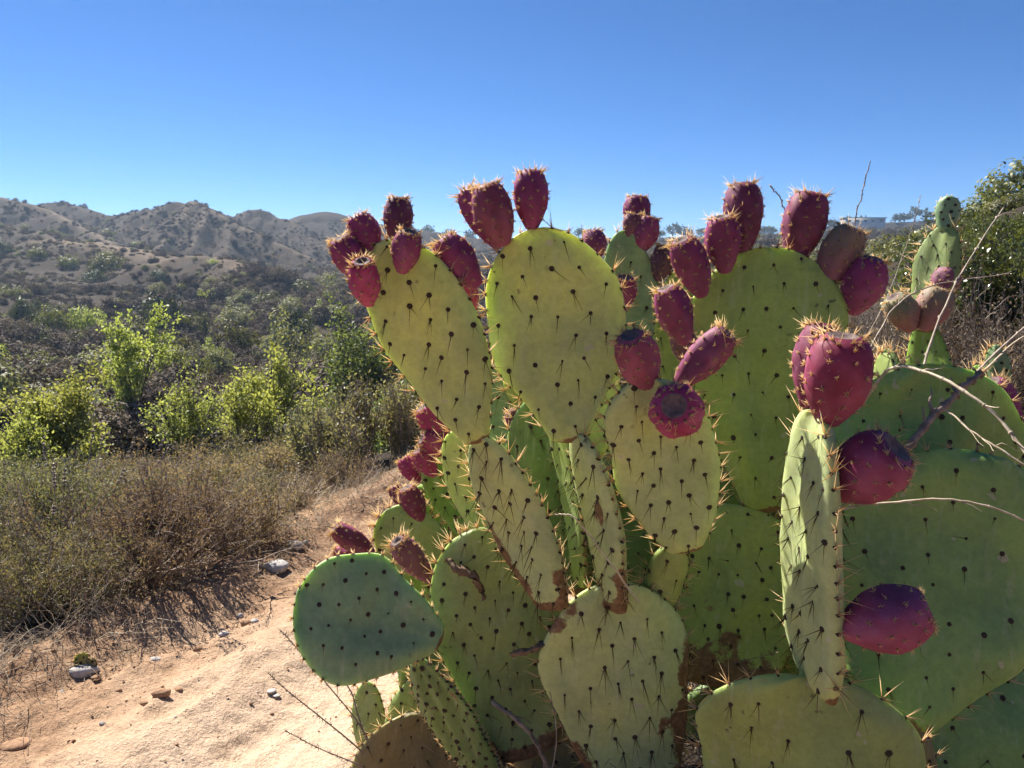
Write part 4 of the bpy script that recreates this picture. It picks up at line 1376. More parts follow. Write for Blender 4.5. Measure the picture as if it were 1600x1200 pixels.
def young_tree(px, py_top, d, wpx, lab, seed, leafm='leaf_yellow', group="yellow-green young trees in the canyon", leaf=0.10, nleaf=5200, name="young_tree", b2=420, stems=6, spread=0.085, up=0.8, lowcut=0.45):
    r = np.random.default_rng(seed)
    x, y = px_xy(px, d)
    z = gz(x, y)
    H = P(px, py_top, d)[2] - z
    g, lg, S = bush_geo(r, H, wpx * d / F_PX, stems=stems, b1=46, b2=int(b2 * 0.42), nleaf=int(nleaf * 0.8), leaf=leaf, asp=0.62, up=up, lift=0.7, twig_r=0.014, spread=spread, base_r=0.18, wob=0.16, lo=0.35, lowcut=lowcut)
    o = link(name, None, label=lab, cat="tree", group=group, loc=(x, y, z - 0.05))
    # trunk: the main stems
    gt = Geo()
    k = S[0].shape[1]
    gt.add(*tubes(S[0], np.linspace(1, 0.35, k)[None] * 0.04 * np.ones((len(S[0]), 1)), 6))
    link("trunk", gt.build("trunk", [M['bark']]), o)
    link("branches", g.build("branches", [M['bark']]), o)
    link("crown", lg.build("crown", [M[leafm]]), o, kind="stuff")
    return o


young_tree(208, 495, 24, 132, "yellow-green young tree furthest up the canyon, tall narrow crown", 61, leaf=0.11, nleaf=6000)
young_tree(112, 588, 13, 245, "widest yellow-green young tree above the whorled sage stalks", 62, nleaf=10000, leaf=0.06)
young_tree(278, 596, 18, 112, "small yellow-green sapling between the two larger ones", 63, nleaf=4000, b2=260, leaf=0.075)
young_tree(398, 566, 15.5, 200, "yellow-green young tree with dark shade under its crown beside the slender thicket", 64, leaf=0.07, nleaf=9000)
young_tree(18, 655, 12, 110, "low yellow-green sapling half behind the whorled sage stalks", 65, nleaf=4000, leaf=0.055, b2=240)
young_tree(572, 500, 26, 140, "dense mid-green tree with one sunlit and one dark side", 66, 'leaf_green', "green trees in the canyon", 0.12, 13000, "dense_tree", 1400, 9, 0.16, 0.85, 0.1)
young_tree(650, 590, 15, 130, "bushy green tree just behind the cactus and the thicket", 67, 'leaf_green', "green trees in the canyon", 0.08, 10000, "dense_tree", 1400, 9, 0.10, 0.85, 0.05)

# --- crowns used again and again on the far slope
def proto(seed, leafm, n, leaf, clumps, **kw):
    return dome_geo(np.random.default_rng(seed), n, leaf, clumps, **kw).build("scrub_foliage", [leafm])


SAGE = [proto(200 + i, M['leaf_sage'], 1600, 0.13, 30, cr=0.33, asp=0.4) for i in range(4)]
TAN = [proto(210 + i, M['leaf_tan'], 1500, 0.11, 22, cr=0.33, asp=0.35) for i in range(2)]
OLIV = [proto(220 + i, M['leaf_olive'], 2600, 0.105, 34, cr=0.33) for i in range(4)]
GREY = [proto(230 + i, M['leaf_grey'], 2400, 0.105, 30, cr=0.33) for i in range(3)]
YELL = [proto(240 + i, M['leaf_yellow'], 2200, 0.105, 26, cr=0.33) for i in range(2)]
DARK = [proto(250 + i, M['leaf_dark'], 2600, 0.105, 34, cr=0.33) for i in range(3)]


FINE = {k: [proto(270 + j * 3 + i, M[m], 6500, 0.05, 46, cr=0.3) for i in range(2)] for j, (k, m) in enumerate((('d', 'leaf_dark'), ('o', 'leaf_olive'), ('g', 'leaf_grey'), ('y', 'leaf_yellow'), ('y2', 'leaf_yellow'), ('s', 'leaf_sage')))}


def dome(name, me, px, py_top, d, wpx, label, group, cat="bush", tall=0.9, rot=None):
    """a rounded bush whose crown spans wpx of the photograph at depth d"""
    x, y = px_xy(px, d)
    z = gz(x, y)
    R_ = wpx * d / F_PX / 2
    o = link(name, me, label=label, cat=cat, group=group, loc=(x, y, z - 0.08 * R_))
    o.scale = (R_, R_, R_ * tall)
    o.rotation_euler = (0, 0, rot if rot is not None else (px * 7.31) % 6.28)
    return o


def depth_for(px, py, lo=14, hi=330):
    """depth at which the ground is first met along the ray through pixel (px, py)"""
    d = np.geomspace(lo, hi, 500)
    x = (px - 800) / F_PX * d
    y_ = (600 - py) / F_PX
    Y = d * (CP + y_ * SP)
    z = CAM_H + d * (-SP + y_ * CP)
    hit = np.nonzero(ground_h(x, Y) >= z)[0]
    return float(d[hit[0]]) if len(hit) else None


# the larger green bushes one can pick out: (px, foot py, width px, kind)
BUSHES = [
    (25, 392, 52, 'd'), (78, 392, 30, 'o'), (52, 500, 52, 'd'), (88, 520, 62, 'o'), (140, 522, 62, 'y'), (255, 520, 92, 'd'), (312, 525, 58, 'o'), (368, 552, 78, 'o'),
    (345, 460, 40, 'y2'), (420, 478, 52, 'o'), (372, 468, 34, 'o'), (458, 530, 76, 'd'), (445, 575, 104, 'g'), (505, 497, 38, 'y2'), (537, 497, 34, 'o'), (560, 490, 40, 'o'),
    (300, 600, 70, 'o'), (8, 585, 56, 'y2'), (232, 375, 26, 'o'), (186, 372, 24, 'o'), (112, 365, 28, 'o'), (185, 412, 60, 'o'), (125, 412, 44, 'o'), (160, 430, 44, 'd'),
    (262, 430, 34, 'd'), (480, 455, 44, 'o'), (520, 440, 44, 'g'), (500, 560, 54, 'g'), (345, 590, 60, 'g'), (288, 565, 50, 'o'), (345, 408, 16, 'y'), (425, 600, 46, 'g'),
    (480, 620, 56, 'o'), (330, 560, 40, 'y2'), (610, 470, 50, 'o'), (650, 520, 60, 'g'), (700, 480, 46, 'o'), (255, 565, 44, 'g'), (150, 690, 60, 'd'), (460, 690, 70, 'd'),
    (330, 700, 60, 'd'), (60, 640, 54, 's'), (20, 690, 60, 's'), (520, 600, 60, 'o'), (90, 560, 40, 's'), (240, 640, 50, 'd')]
LB = {'d': ("dark_bush", DARK, "dark green rounded bush on the canyon slope"), 'o': ("olive_bush", OLIV, "olive green rounded bush on the canyon slope"),
      'g': ("grey_green_bush", GREY, "grey-green rounded bush on the canyon slope"), 'y': ("yellow_bush", YELL, "bright yellow-green rounded bush on the canyon slope"),
      'y2': ("mustard_bush", YELL, "small mustard-green rounded bush on the canyon slope"), 's': ("brown_bush", SAGE, "brown leafless-looking bush near the yellow-green young trees")}
OWN = {
    (25, 392): "dark rounded bush highest on the slope under the tan ridge crest", (52, 500): "dark green tree-like bush standing among low sage mounds",
    (255, 520): "widest dark green bush on the slope, just uphill of the tall narrow yellow-green tree", (160, 430): "dark bush just below the graded dirt bench",
    (262, 430): "small dark bush at the end of the graded dirt bench", (458, 530): "dark green bush between the wide grey-green bush and the mustard-green one",
    (150, 690): "dark shaded bush between the widest yellow-green tree and the tall narrow one", (460, 690): "dark shaded bush between the thicket and its neighbouring yellow-green tree",
    (330, 700): "dark shaded bush between the small sapling and the tree beside the thicket", (240, 640): "dark bush at the foot of the tall narrow yellow-green tree",
    (445, 575): "widest grey-green bush on the slope, next to the dense mid-green tree", (520, 440): "grey-green bush below the right flank of the peak",
    (500, 560): "grey-green bush hard against the dense mid-green tree", (345, 590): "grey-green bush just uphill of the tree beside the thicket",
    (425, 600): "small grey-green bush above the crown of the tree beside the thicket", (650, 520): "grey-green bush glimpsed behind the long leaning pad", (255, 565): "small grey-green bush touching the tall narrow yellow-green tree",
    (140, 522): "bright yellow-green bush next to the tall narrow yellow-green tree's top", (345, 408): "tiny yellow-green bush on the knoll below the peak",
    (345, 460): "mustard-green rounded bush alone at the foot of the knoll", (505, 497): "mustard-green bush among the olive ones above the dense tree",
    (8, 585): "mustard-green bush on the slope above the low yellow-green sapling", (330, 560): "small mustard-green bush between olive bushes",
    (60, 640): "brown leafless-looking bush above the widest yellow-green tree", (20, 690): "brown leafless-looking bush behind the low yellow-green sapling", (90, 560): "brown leafless-looking bush below the tree-like dark green bush",
    (88, 520): "olive bush beside the tree-like dark green bush", (312, 525): "olive bush hugging the widest dark green bush", (368, 552): "large olive bush between the widest dark green and the widest grey-green bushes",
    (300, 600): "olive bush just above the small yellow-green sapling", (480, 620): "olive bush between the dense mid-green tree and the tree beside the thicket", (520, 600): "olive bush at the foot of the dense mid-green tree"}
for i, (px, py, w, k) in enumerate(BUSHES):
    d = depth_for(px, py)
    if d is None:
        continue
    nm, ms, lab = LB[k]
    if d < 45:
        ms = FINE[k]
    dome(nm, ms[i % len(ms)], px, 0, d, w, OWN.get((px, py), lab), "rounded bushes on the canyon slope", tall=1.5 if d < 90 else 0.95)

# 260 scrub shrubs nearest to us on the facing slope, one object each; the rest one mass
r = np.random.default_rng(77)
cand = []
for _ in range(150000):
    az = r.uniform(-36, 14)
    rr_ = math.exp(r.uniform(math.log(23), math.log(330)))
    if r.random() > (rr_ / 330) ** 1.3 + 0.035:
        continue
    cand.append((math.radians(az), rr_))
cand = np.array(cand)
cx, cy = cand[:, 1] * np.sin(cand[:, 0]), cand[:, 1] * np.cos(cand[:, 0])
cz, cb = ground_h(cx, cy, True)
clump = fbm(cx * 0.09, cy * 0.09, 3)
keep = (r.uniform(0, 1, len(cx)) > np.clip(cb * 0.5, 0, 0.5)) & (r.uniform(0, 1, len(cx)) < np.clip(0.62 + 1.5 * clump, 0.1, 1))
cx, cy, cz, rr_ = cx[keep], cy[keep], cz[keep], cand[keep, 1]
order = np.argsort(rr_)
cx, cy, cz, rr_ = cx[order], cy[order], cz[order], rr_[order]
NEAR_N = 260
sizes = r.lognormal(math.log(0.70), 0.42, len(cx))
kind = r.choice([0, 0, 0, 0, 0, 0, 0, 0, 0, 1, 1, 1, 2, 3], len(cx))
KN = [("sage_shrub", SAGE, "grey-brown sage scrub mound on the far canyon slope", "sage scrub mounds"),
      ("straw_shrub", TAN, "tan dried-out scrub mound on the far canyon slope", "dried-out scrub mounds"),
      ("scrub_bush", OLIV, "small olive scrub mound among the grey-brown sage", "olive scrub mounds"),
      ("grey_scrub", GREY, "small grey-green scrub mound among the grey-brown sage", "grey-green scrub mounds")]
for i in range(NEAR_N):
    nm, ms, lab, grp = KN[kind[i]]
    o = link(nm, ms[i % len(ms)], label=lab, cat="shrub", group=grp, loc=(cx[i], cy[i], cz[i] - 0.1))
    o.scale = (sizes[i], sizes[i] * r.uniform(0.8, 1.2), sizes[i] * r.uniform(0.7, 1.1))
    o.rotation_euler = (0, 0, r.uniform(0, 6.28))


def scatter(name, meshes, X, Y, Z, S, idx, label, cat):
    """one object: crowns instanced on points by geometry nodes"""
    src = bpy.data.collections.new(name + "_source")
    for k, m_ in enumerate(meshes):
        src.objects.link(bpy.data.objects.new("%s_%02d" % (name, k), m_))
    V = np.stack([X, Y, Z], 1)
    me = bpy.data.meshes.new(name)
    me.vertices.add(len(V)); me.vertices.foreach_set("co", V.astype(np.float32).ravel())
    for nm, arr, ty in (("size", S, 'FLOAT'), ("which", idx, 'INT'), ("turn", np.random.default_rng(1).uniform(0, 6.28, len(V)), 'FLOAT')):
        at = me.attributes.new(nm, ty, 'POINT')
        at.data.foreach_set("value", np.asarray(arr, dtype=np.float32 if ty == 'FLOAT' else np.int32))
    for m_ in meshes:
        if m_.materials[0].name not in [q.name for q in me.materials]:
            me.materials.append(m_.materials[0])
    o = link(name, me, label=label, cat=cat, kind="stuff")
    ng = bpy.data.node_groups.new(name, 'GeometryNodeTree')
    ng.interface.new_socket("Geometry", in_out='INPUT', socket_type='NodeSocketGeometry')
    ng.interface.new_socket("Geometry", in_out='OUTPUT', socket_type='NodeSocketGeometry')
    gi, go = ng.nodes.new("NodeGroupInput"), ng.nodes.new("NodeGroupOutput")
    ci = ng.nodes.new("GeometryNodeCollectionInfo")
    ci.inputs["Collection"].default_value = src
    ci.inputs["Separate Children"].default_value = True
    ci.inputs["Reset Children"].default_value = True
    ip = ng.nodes.new("GeometryNodeInstanceOnPoints")
    ip.inputs["Pick Instance"].default_value = True

    def attr(nm, ty):
        a = ng.nodes.new("GeometryNodeInputNamedAttribute")
        a.data_type = ty
        a.inputs["Name"].default_value = nm
        return a.outputs["Attribute"]
    cmb = ng.nodes.new("ShaderNodeCombineXYZ")
    ng.links.new(attr("turn", 'FLOAT'), cmb.inputs[2])
    e2r = ng.nodes.new("FunctionNodeEulerToRotation")
    ng.links.new(cmb.outputs[0], e2r.inputs[0])
    ng.links.new(gi.outputs[0], ip.inputs["Points"])
    ng.links.new(ci.outputs[0], ip.inputs["Instance"])
    ng.links.new(attr("which", 'INT'), ip.inputs["Instance Index"])
    ng.links.new(attr("size", 'FLOAT'), ip.inputs["Scale"])
    ng.links.new(e2r.outputs[0], ip.inputs["Rotation"])
    ng.links.new(ip.outputs[0], go.inputs[0])
    md = o.modifiers.new("scatter", 'NODES')
    md.node_group = ng
    return o


allm = SAGE + TAN + OLIV + GREY
offs = [(0, 4), (4, 2), (6, 4), (10, 3)]
thin = (np.arange(len(cx)) < NEAR_N) | (rr_ < 125) | (r.uniform(0, 1, len(cx)) < 0.85)
cx, cy, cz, rr_, sizes, kind = cx[thin], cy[thin], cz[thin], rr_[thin], sizes[thin], kind[thin]
hi_up = rr_ > 125
sizes = np.where(hi_up, sizes * 0.62, sizes)
kind = np.where(hi_up & (kind == 0) & (r.uniform(0, 1, len(cx)) < 0.4), 1, kind)
kind = np.where(hi_up & (kind > 1) & (r.uniform(0, 1, len(cx)) < 0.6), 0, kind)
far = slice(NEAR_N, None)
idx = np.array([offs[k][0] + int(r.integers(0, offs[k][1])) for k in kind[far]])
scatter("hillside_scrub", allm, cx[far], cy[far], cz[far] - 0.1, sizes[far], idx, "mass of sage scrub covering the far hills", "scrub")

# right-hand slopes: scrub mass on the near rise and the far tan slope
az = np.radians(r.uniform(14, 40, 9000)); rq = np.exp(r.uniform(math.log(26), math.log(430), 9000))
x2, y2 = rq * np.sin(az), rq * np.cos(az)
z2, b2_ = ground_h(x2, y2, True)
kp = (r.uniform(0, 1, len(x2)) < np.clip((rq / 430) ** 0.5 + 0.15 + 1.2 * fbm(x2 * 0.05, y2 * 0.05, 3), 0.05, 1)) & (r.uniform(0, 1, len(x2)) > np.clip(b2_, 0, 0.9))
x2, y2, z2, rq = x2[kp], y2[kp], z2[kp], rq[kp]
i2 = np.where(rq < 120, r.choice([6, 7, 8, 9, 10, 11, 12], len(x2)), r.choice([0, 1, 2, 3, 0, 1, 2, 3, 6, 7], len(x2)))
scatter("ridge_scrub", allm, x2, y2, z2 - 0.1, r.lognormal(math.log(0.75), 0.35, len(x2)) * np.clip(0.8 + rq / 500, 0.8, 1.5), i2, "olive and brown scrub covering the rise and far slope beyond the cactus", "scrub")

# --- glossy leafy bushes and grey brush on the right
for i, (px, d, top, w, lab) in enumerate([(1445, 6.2, 405, 190, "glossy green leafy bush at the low end of the rise beyond the cactus"),
                                          (1535, 6.0, 388, 200, "glossy green leafy bush in the middle of the rise beyond the cactus"),
                                          (1635, 6.2, 378, 220, "tallest glossy green leafy bush on the rise beyond the cactus"),
                                          (1580, 9.0, 336, 260, "dull green leafy bush higher up the rise"),
                                          (1615, 13.0, 336, 300, "darkest leafy bush at the top of the rise"),
                                          (1500, 13.0, 352, 200, "small leafy bush where the rise dips toward the far ridge")]):
    place_bush("leafy_bush", lab, "bush", "glossy bushes on the rise", px, d, top, w, 80 + i, M['bark'], M['leaf_glossy'],
               stems=18, b1=150, b2=900, nleaf=9000, leaf=0.034, asp=0.62, twig_r=0.006, spread=0.05, base_r=0.3, lo=0.1)
for i, (px, d, top, w, lab) in enumerate([(1405, 3.5, 478, 240, "grey tangled dead brush right behind the slender cactus column"),
                                          (1510, 3.4, 462, 260, "grey tangled dead brush below the glossy bushes"),
                                          (1610, 3.1, 475, 260, "grey tangled dead brush beside the dead curled grass"),
                                          (1325, 4.4, 490, 230, "grey-brown dead brush seen between the plum fruits")]):
    place_bush("dead_brush", lab, "brush", "dead brush behind the cactus", px, d, top, w, 90 + i, M['twig'], M['leaf_tan'],
               stems=30, b1=260, b2=1300, nleaf=7000, leaf=0.014, asp=0.5, twig_r=0.003, spread=0.03, base_r=0.25, lo=0.1)


# --- trees on the far skyline, each with trunk and crown
def far_tree(px, py_top, py_base, d, wpx, seed, conical, lab, grp):
    r = np.random.default_rng(seed)
    b = P(px, py_base, d)
    gzv = gz(b[0], b[1])
    top = P(px, py_top, d)[2]
    H = max(top - gzv, 2.0)
    R_ = wpx * d / F_PX / 2
    o = link("skyline_tree", None, label=lab, cat="tree", group=grp, loc=(b[0], b[1], gzv - 0.2))
    V, F = tube(spline([(0, 0, 0), (0.1 * R_ * r.normal(), 0, H * 0.4), (0, 0, H * 0.85)], 6), np.linspace(0.05, 0.015, 6) * H, 6)
    g = Geo(); g.add(V, F)
    link("trunk", g.build("trunk", [M['bark']]), o)
    n = 420
    c = 22
    u = nrm(r.normal(0, 1, (c, 3))) * r.uniform(0.35, 0.9, (c, 1))
    if conical:
        hz = r.uniform(0, 1, c)
        cen = np.stack([u[:, 0] * (1 - hz) * R_, u[:, 1] * (1 - hz) * R_, H * (0.2 + 0.78 * hz)], 1)
    else:
        cen = u * np.array([R_, R_, H * 0.34]) + np.array([0, 0, H * 0.62])
    i = r.integers(0, c, n)
    p = cen[i] + r.normal(0, 0.16, (n, 3)) * np.array([R_, R_, R_ * 0.8])
    l = 0.22 * R_ * r.uniform(0.6, 1.4, n)
    lg = Geo(); lg.add(*leaves(p, r.normal(0, 1, (n, 3)), r.normal(0, 1, (n, 3)), l, l * 0.6))
    link("crown", lg.build("crown", [M['leaf_dark']]), o, kind="stuff")


k = 0
for px, pt, w, con in [(640, 352, 26, 0), (668, 350, 30, 0), (700, 358, 26, 0), (735, 362, 24, 0), (765, 364, 22, 0), (880, 362, 24, 0), (905, 360, 26, 0), (925, 362, 22, 0), (1030, 362, 24, 0), (1052, 354, 30, 0), (1072, 357, 26, 0),
                       (1095, 360, 24, 0), (1118, 358, 26, 0), (1192, 352, 22, 0), (1205, 356, 26, 0), (1222, 354, 20, 1), (1290, 348, 26, 0), (1305, 352, 24, 0)]:
    far_tree(px, pt - 4, 376, 440, w, 300 + k, con, "dark tree in the skyline row seen past the fruit tops", "skyline trees past the fruit tops")
    k += 1
for px, pt, w, con in [(1325, 335, 18, 0), (1345, 336, 10, 1), (1352, 336, 8, 1), (1398, 334, 18, 1), (1412, 333, 26, 0), (1428, 322, 26, 0), (1446, 325, 14, 1), (1452, 330, 22, 0), (1470, 330, 22, 0), (1500, 330, 24, 0), (1520, 318, 8, 1), (1540, 318, 28, 0), (1565, 316, 26, 0)]:
    far_tree(px, pt, 352, 425, w, 400 + k, con, "dark tree on the ridge top beside the long pale building", "ridge trees beside the pale building")
    k += 1

# --- long pale building on the ridge
bq = P(1352, 352, 405)
hz_ = gz(bq[0], bq[1])
bl = link("ridge_building", None, label="long low pale building on the far ridge top", cat="building", loc=(bq[0], bq[1], min(hz_, bq[2]) - 0.5))


def box(x0, x1, y0, y1, z0, z1):
    V = np.array([(x, y, z) for z in (z0, z1) for y in (y0, y1) for x in (x0, x1)], float)
    return V, np.array([(0, 2, 3, 1), (4, 5, 7, 6), (0, 1, 5, 4), (2, 6, 7, 3), (0, 4, 6, 2), (1, 3, 7, 5)])


bz = P(1352, 341, 405)[2] - (min(hz_, bq[2]) - 0.5)
for nm, a, mt in (("wall", (-11, 10.5, 0, 6, -1, bz), 'wall_white'), ("roof", (-11.6, 11.1, -0.5, 6.5, bz, bz + 0.45), 'roof')):
    V, F = box(*a)
    link(nm, mesh_np(nm, V, F, [M[mt]]), bl)
wm = None
for i in range(5):
    V, F = box(-0.9, 0.9, -0.06, 0.1, 0, 1.1)
    wm = wm or mesh_np("window", V, F, [M['glass']])
    link("window", wm, bl, loc=(-8.5 + i * 4.2, 0, max(bz - 1.9, 0.4)))

# --- air between us and the hills
V, F = box(-4100, 4100, -4100, 4100, -12, 62)
hm = bpy.data.materials.new("haze")
hm.use_nodes = True
hm.node_tree.nodes.clear()
pv = hm.node_tree.nodes.new("ShaderNodeVolumePrincipled")
pv.inputs["Color"].default_value = (0.52, 0.72, 1.0, 1)
pv.inputs["Density"].default_value = 0.00040
pv.inputs["Anisotropy"].default_value = 0.3
ho = hm.node_tree.nodes.new("ShaderNodeOutputMaterial")
hm.node_tree.links.new(pv.outputs[0], ho.inputs["Volume"])
link("haze", mesh_np("haze", V, F, [hm]), kind="stuff", label="thin pale haze in the air over the hills", cat="haze")

# ------------------------------------------------------------------ small things
def ground_px(px, py, lo=1.2, hi=9):
    """where the ray of a photograph pixel meets the ground"""
    d = np.linspace(lo, hi, 900)
    Q = np.array([P(px, py, q) for q in d])
    g_ = surface_h(Q[:, 0], Q[:, 1])
    i = np.nonzero(g_ >= Q[:, 2])[0]
    i = i[0] if len(i) else -1
    return Q[i], d[i]


def stone_mesh(r, sx, sy, sz, mat):
    nu, nv = 12, 8
    V, F = [], []
    off = r.uniform(0, 50)
    for j in range(nv + 1):
        th = math.pi * j / nv
        for i in range(nu):
            ph = 2 * math.pi * i / nu
            u = np.array([math.sin(th) * math.cos(ph), math.sin(th) * math.sin(ph), math.cos(th)])
            k = 1 + 0.28 * float(fbm(np.array([u[0] * 1.3 + off]), np.array([u[1] * 1.3 + u[2] * 1.7 + off]), 3)[0])
            V.append(u * k * np.array([sx, sy, sz]))
    for j in range(nv):
        for i in range(nu):
            F.append((j * nu + i, (j + 1) * nu + i, (j + 1) * nu + (i + 1) % nu, j * nu + (i + 1) % nu))
    return mesh_np("stone", np.array(V), np.array(F), [mat], True)


r = np.random.default_rng(900)
STONES = [(130, 1052, 48, 0.40, 'stone', "smooth pale rounded stone lying at the foot of the olive-brown shrub"),
          (462, 856, 26, 0.6, 'stone_grey', "grey angular stone at the narrow far end of the path"),
          (432, 888, 40, 0.5, 'stone', "flat pale broken rock against the path's shrub edge"),
          (415, 886, 16, 0.7, 'stone_grey', None), (478, 848, 10, 0.7, 'stone', None), (375, 965, 13, 0.8, 'stone', None), (350, 992, 18, 0.5, 'stone', None), (243, 1032, 18, 0.5, 'stone', None),
          (308, 1015, 14, 0.6, 'clod', None), (252, 1085, 30, 0.4, 'clod', "crumbled brown dirt clod on the open path"), (278, 1078, 16, 0.4, 'clod', None), (225, 1100, 14, 0.5, 'clod', None), (160, 1132, 14, 0.5, 'stone_grey', None),
          (95, 1082, 11, 0.5, 'stone_grey', None), (275, 1122, 7, 0.8, 'stone_grey', None), (425, 1080, 15, 0.3, 'stone', None), (432, 1087, 12, 0.3, 'stone', None), (425, 1117, 7, 0.9, 'clod', None),
          (25, 1165, 46, 0.25, 'clod', "long low ridge of crusted dirt on the open path"), (385, 975, 20, 0.5, 'clod', None), (398, 972, 13, 0.6, 'stone', None), (335, 1030, 12, 0.5, 'clod', None), (185, 1080, 12, 0.5, 'clod', None),
          (876, 1192, 34, 0.8, 'stone_grey', "grey stone in the shade at the foot of the trunk pad"), (325, 915, 12, 0.6, 'clod', None), (300, 955, 10, 0.6, 'clod', None), (150, 1060, 14, 0.6, 'clod', None)]
for px, py, w, asp, mt, lab in STONES:
    q, d = ground_px(px, py)
    a_ = w * d / F_PX / 2
    o = link("stone" if mt != 'clod' else "dirt_clod", stone_mesh(r, a_, a_ * r.uniform(0.6, 0.9), a_ * asp, M[mt]),
             label=lab or {'stone': "small pale stone on the sandy path", 'stone_grey': "small dark grey stone on the sandy path", 'clod': "small brown dirt clod on the sandy path"}[mt],
             cat="stone" if mt != 'clod' else "clod", group=None if lab else {'stone': "small pale stones", 'stone_grey': "small grey stones", 'clod': "small dirt clods"}[mt],
             loc=(q[0], q[1], q[2] + a_ * asp * 0.30))
    o.rotation_euler = (0, 0, r.uniform(-0.4, 0.4))

# gravel and straw bits, uncountable
g = Geo()
n = 4200
s_ = r.uniform(-2.4, 3.0, n); t_ = np.where(r.random(n) < 0.6, r.normal(-0.05, 0.16, n), r.uniform(-1.3, 0.1, n))
X, Y = PO[0] + s_ * PU[0] + t_ * PN[0], PO[1] + s_ * PU[1] + t_ * PN[1]
Z = surface_h(X, Y)
sz = np.clip(r.lognormal(math.log(0.0022), 0.55, n), 0.001, 0.006)
oc = np.array([(1, 0, 0), (0, 1, 0), (-1, 0, 0), (0, -1, 0), (0, 0, 0.55), (0, 0, -0.6)], float)
of = np.array([(0, 1, 4), (1, 2, 4), (2, 3, 4), (3, 0, 4), (1, 0, 5), (2, 1, 5), (3, 2, 5), (0, 3, 5)])
V = (oc[None] * sz[:, None, None] * r.uniform(0.6, 1.4, (n, 6, 1)) + np.stack([X, Y, Z], 1)[:, None]).reshape(-1, 3)
g.add(V, (of[None] + (np.arange(n) * 6)[:, None, None]).reshape(-1, 3))
link("gravel", g.build("gravel", [M['clod']]), kind="stuff", label="fine gravel and crumbs of dirt on the path", cat="gravel")


def blades(n, X, Y, Z, L, R_, lean, rr, k=4, curl=0.25):
    a = rr.uniform(0, 2 * math.pi, n)
    d0 = np.stack([np.cos(a) * lean, np.sin(a) * lean, np.sqrt(np.maximum(1 - lean ** 2, 0.0))], 1)
    pts = [np.stack([X, Y, Z], 1)]
    d = d0
    for _ in range(k - 1):
        d = nrm(d + rr.normal(0, curl, (n, 3)) * 0.6 + np.stack([np.cos(a) * curl, np.sin(a) * curl, -curl * np.ones(n) * 0.5], 1) * 0.6)
        pts.append(pts[-1] + d * (L / (k - 1))[:, None])
    return tubes(np.stack(pts, 1), np.linspace(1, 0.35, k)[None] * np.broadcast_to(R_, n)[:, None], 3)


g = Geo()
n = 1500
s_ = r.uniform(-2.2, 3.2, n); t_ = r.normal(0.14, 0.16, n)
X, Y = PO[0] + s_ * PU[0] + t_ * PN[0], PO[1] + s_ * PU[1] + t_ * PN[1]
g.add(*blades(n, X, Y, surface_h(X, Y) + 0.002, r.uniform(0.03, 0.11, n), 0.0009, r.uniform(0.75, 0.999, n), r, 3, 0.12))
n = 900
s_ = r.uniform(-2.0, 3.0, n); t_ = r.normal(0.3, 0.12, n) + 0.05
X, Y = PO[0] + s_ * PU[0] + t_ * PN[0], PO[1] + s_ * PU[1] + t_ * PN[1]
keep = fbm(s_ * 2.3, t_ * 2.3, 2) > -0.02
X, Y = X[keep], Y[keep]; n = len(X)
g.add(*blades(n, X, Y, surface_h(X, Y) - 0.003, r.uniform(0.06, 0.22, n), 0.0011, r.uniform(0.1, 0.7, n), r, 4, 0.28))
n = 3800
s_ = r.uniform(-2.6, 2.6, n); t_ = r.normal(0.10, 0.13, n)
keep = fbm(s_ * 3.1 + 5, t_ * 3.1, 3) > -0.03
s_, t_ = s_[keep], t_[keep]; n = len(s_)
X, Y = PO[0] + s_ * PU[0] + t_ * PN[0], PO[1] + s_ * PU[1] + t_ * PN[1]
g.add(*blades(n, X, Y, surface_h(X, Y) - 0.003, r.uniform(0.04, 0.15, n) * np.clip(1.2 - s_ * 0.12, 0.7, 1.4), 0.0010, r.uniform(0.2, 0.9, n), r, 4, 0.3))
n = 9000
s_ = r.uniform(-5, 7, n); t_ = r.uniform(0.3, 5.5, n)
keep = fbm(s_ * 1.2 + 9, t_ * 1.2, 3) > -0.06
s_, t_ = s_[keep], t_[keep]; n = len(s_)
X, Y = PO[0] + s_ * PU[0] + t_ * PN[0], PO[1] + s_ * PU[1] + t_ * PN[1]
g.add(*blades(n, X, Y, ground_h(X, Y) - 0.003, r.uniform(0.08, 0.28, n), 0.0016, r.uniform(0.1, 0.8, n), r, 4, 0.3))
link("dry_grass", g.build("dry_grass", [M['straw']]), kind="stuff", label="bleached dry grass and straw along the path's edge", cat="grass")

# dead litter in the shade under the cactus
g = Geo()
n = 900
X = r.normal(0.45, 0.45, n); Y = r.normal(1.6, 0.3, n)
keep = path_st(X, Y)[1] < -1.38
X, Y = X[keep], Y[keep]; n = len(X)
g.add(*blades(n, X, Y, ground_h(X, Y) + 0.01, r.uniform(0.08, 0.35, n), r.uniform(0.0008, 0.002, n), r.uniform(0.4, 0.98, n), r, 5, 0.3))
link("dead_litter", g.build("dead_litter", [M['twig_red']]), kind="stuff", label="tangle of dead twigs and litter under the cactus", cat="litter")
n = 5000
X = r.normal(0.5, 0.55, n); Y = r.normal(1.65, 0.4, n)
l = r.uniform(0.006, 0.02, n)
keep = path_st(X, Y)[1] < -1.42
X, Y, l = X[keep], Y[keep], l[keep]; n = len(X)
g = Geo()
g.add(*leaves(np.stack([X, Y, ground_h(X, Y) + r.uniform(0.004, 0.03, n)], 1), r.normal(0, 1, (n, 3)) * np.array([1, 1, 0.4]), r.normal(0, 1, (n, 3)) * np.array([1, 1, 0.4]), l, l * 0.5))
link("leaf_litter", g.build("leaf_litter", [M['leaf_brown']]), kind="stuff", label="brown leaf litter under the cactus", cat="litter")

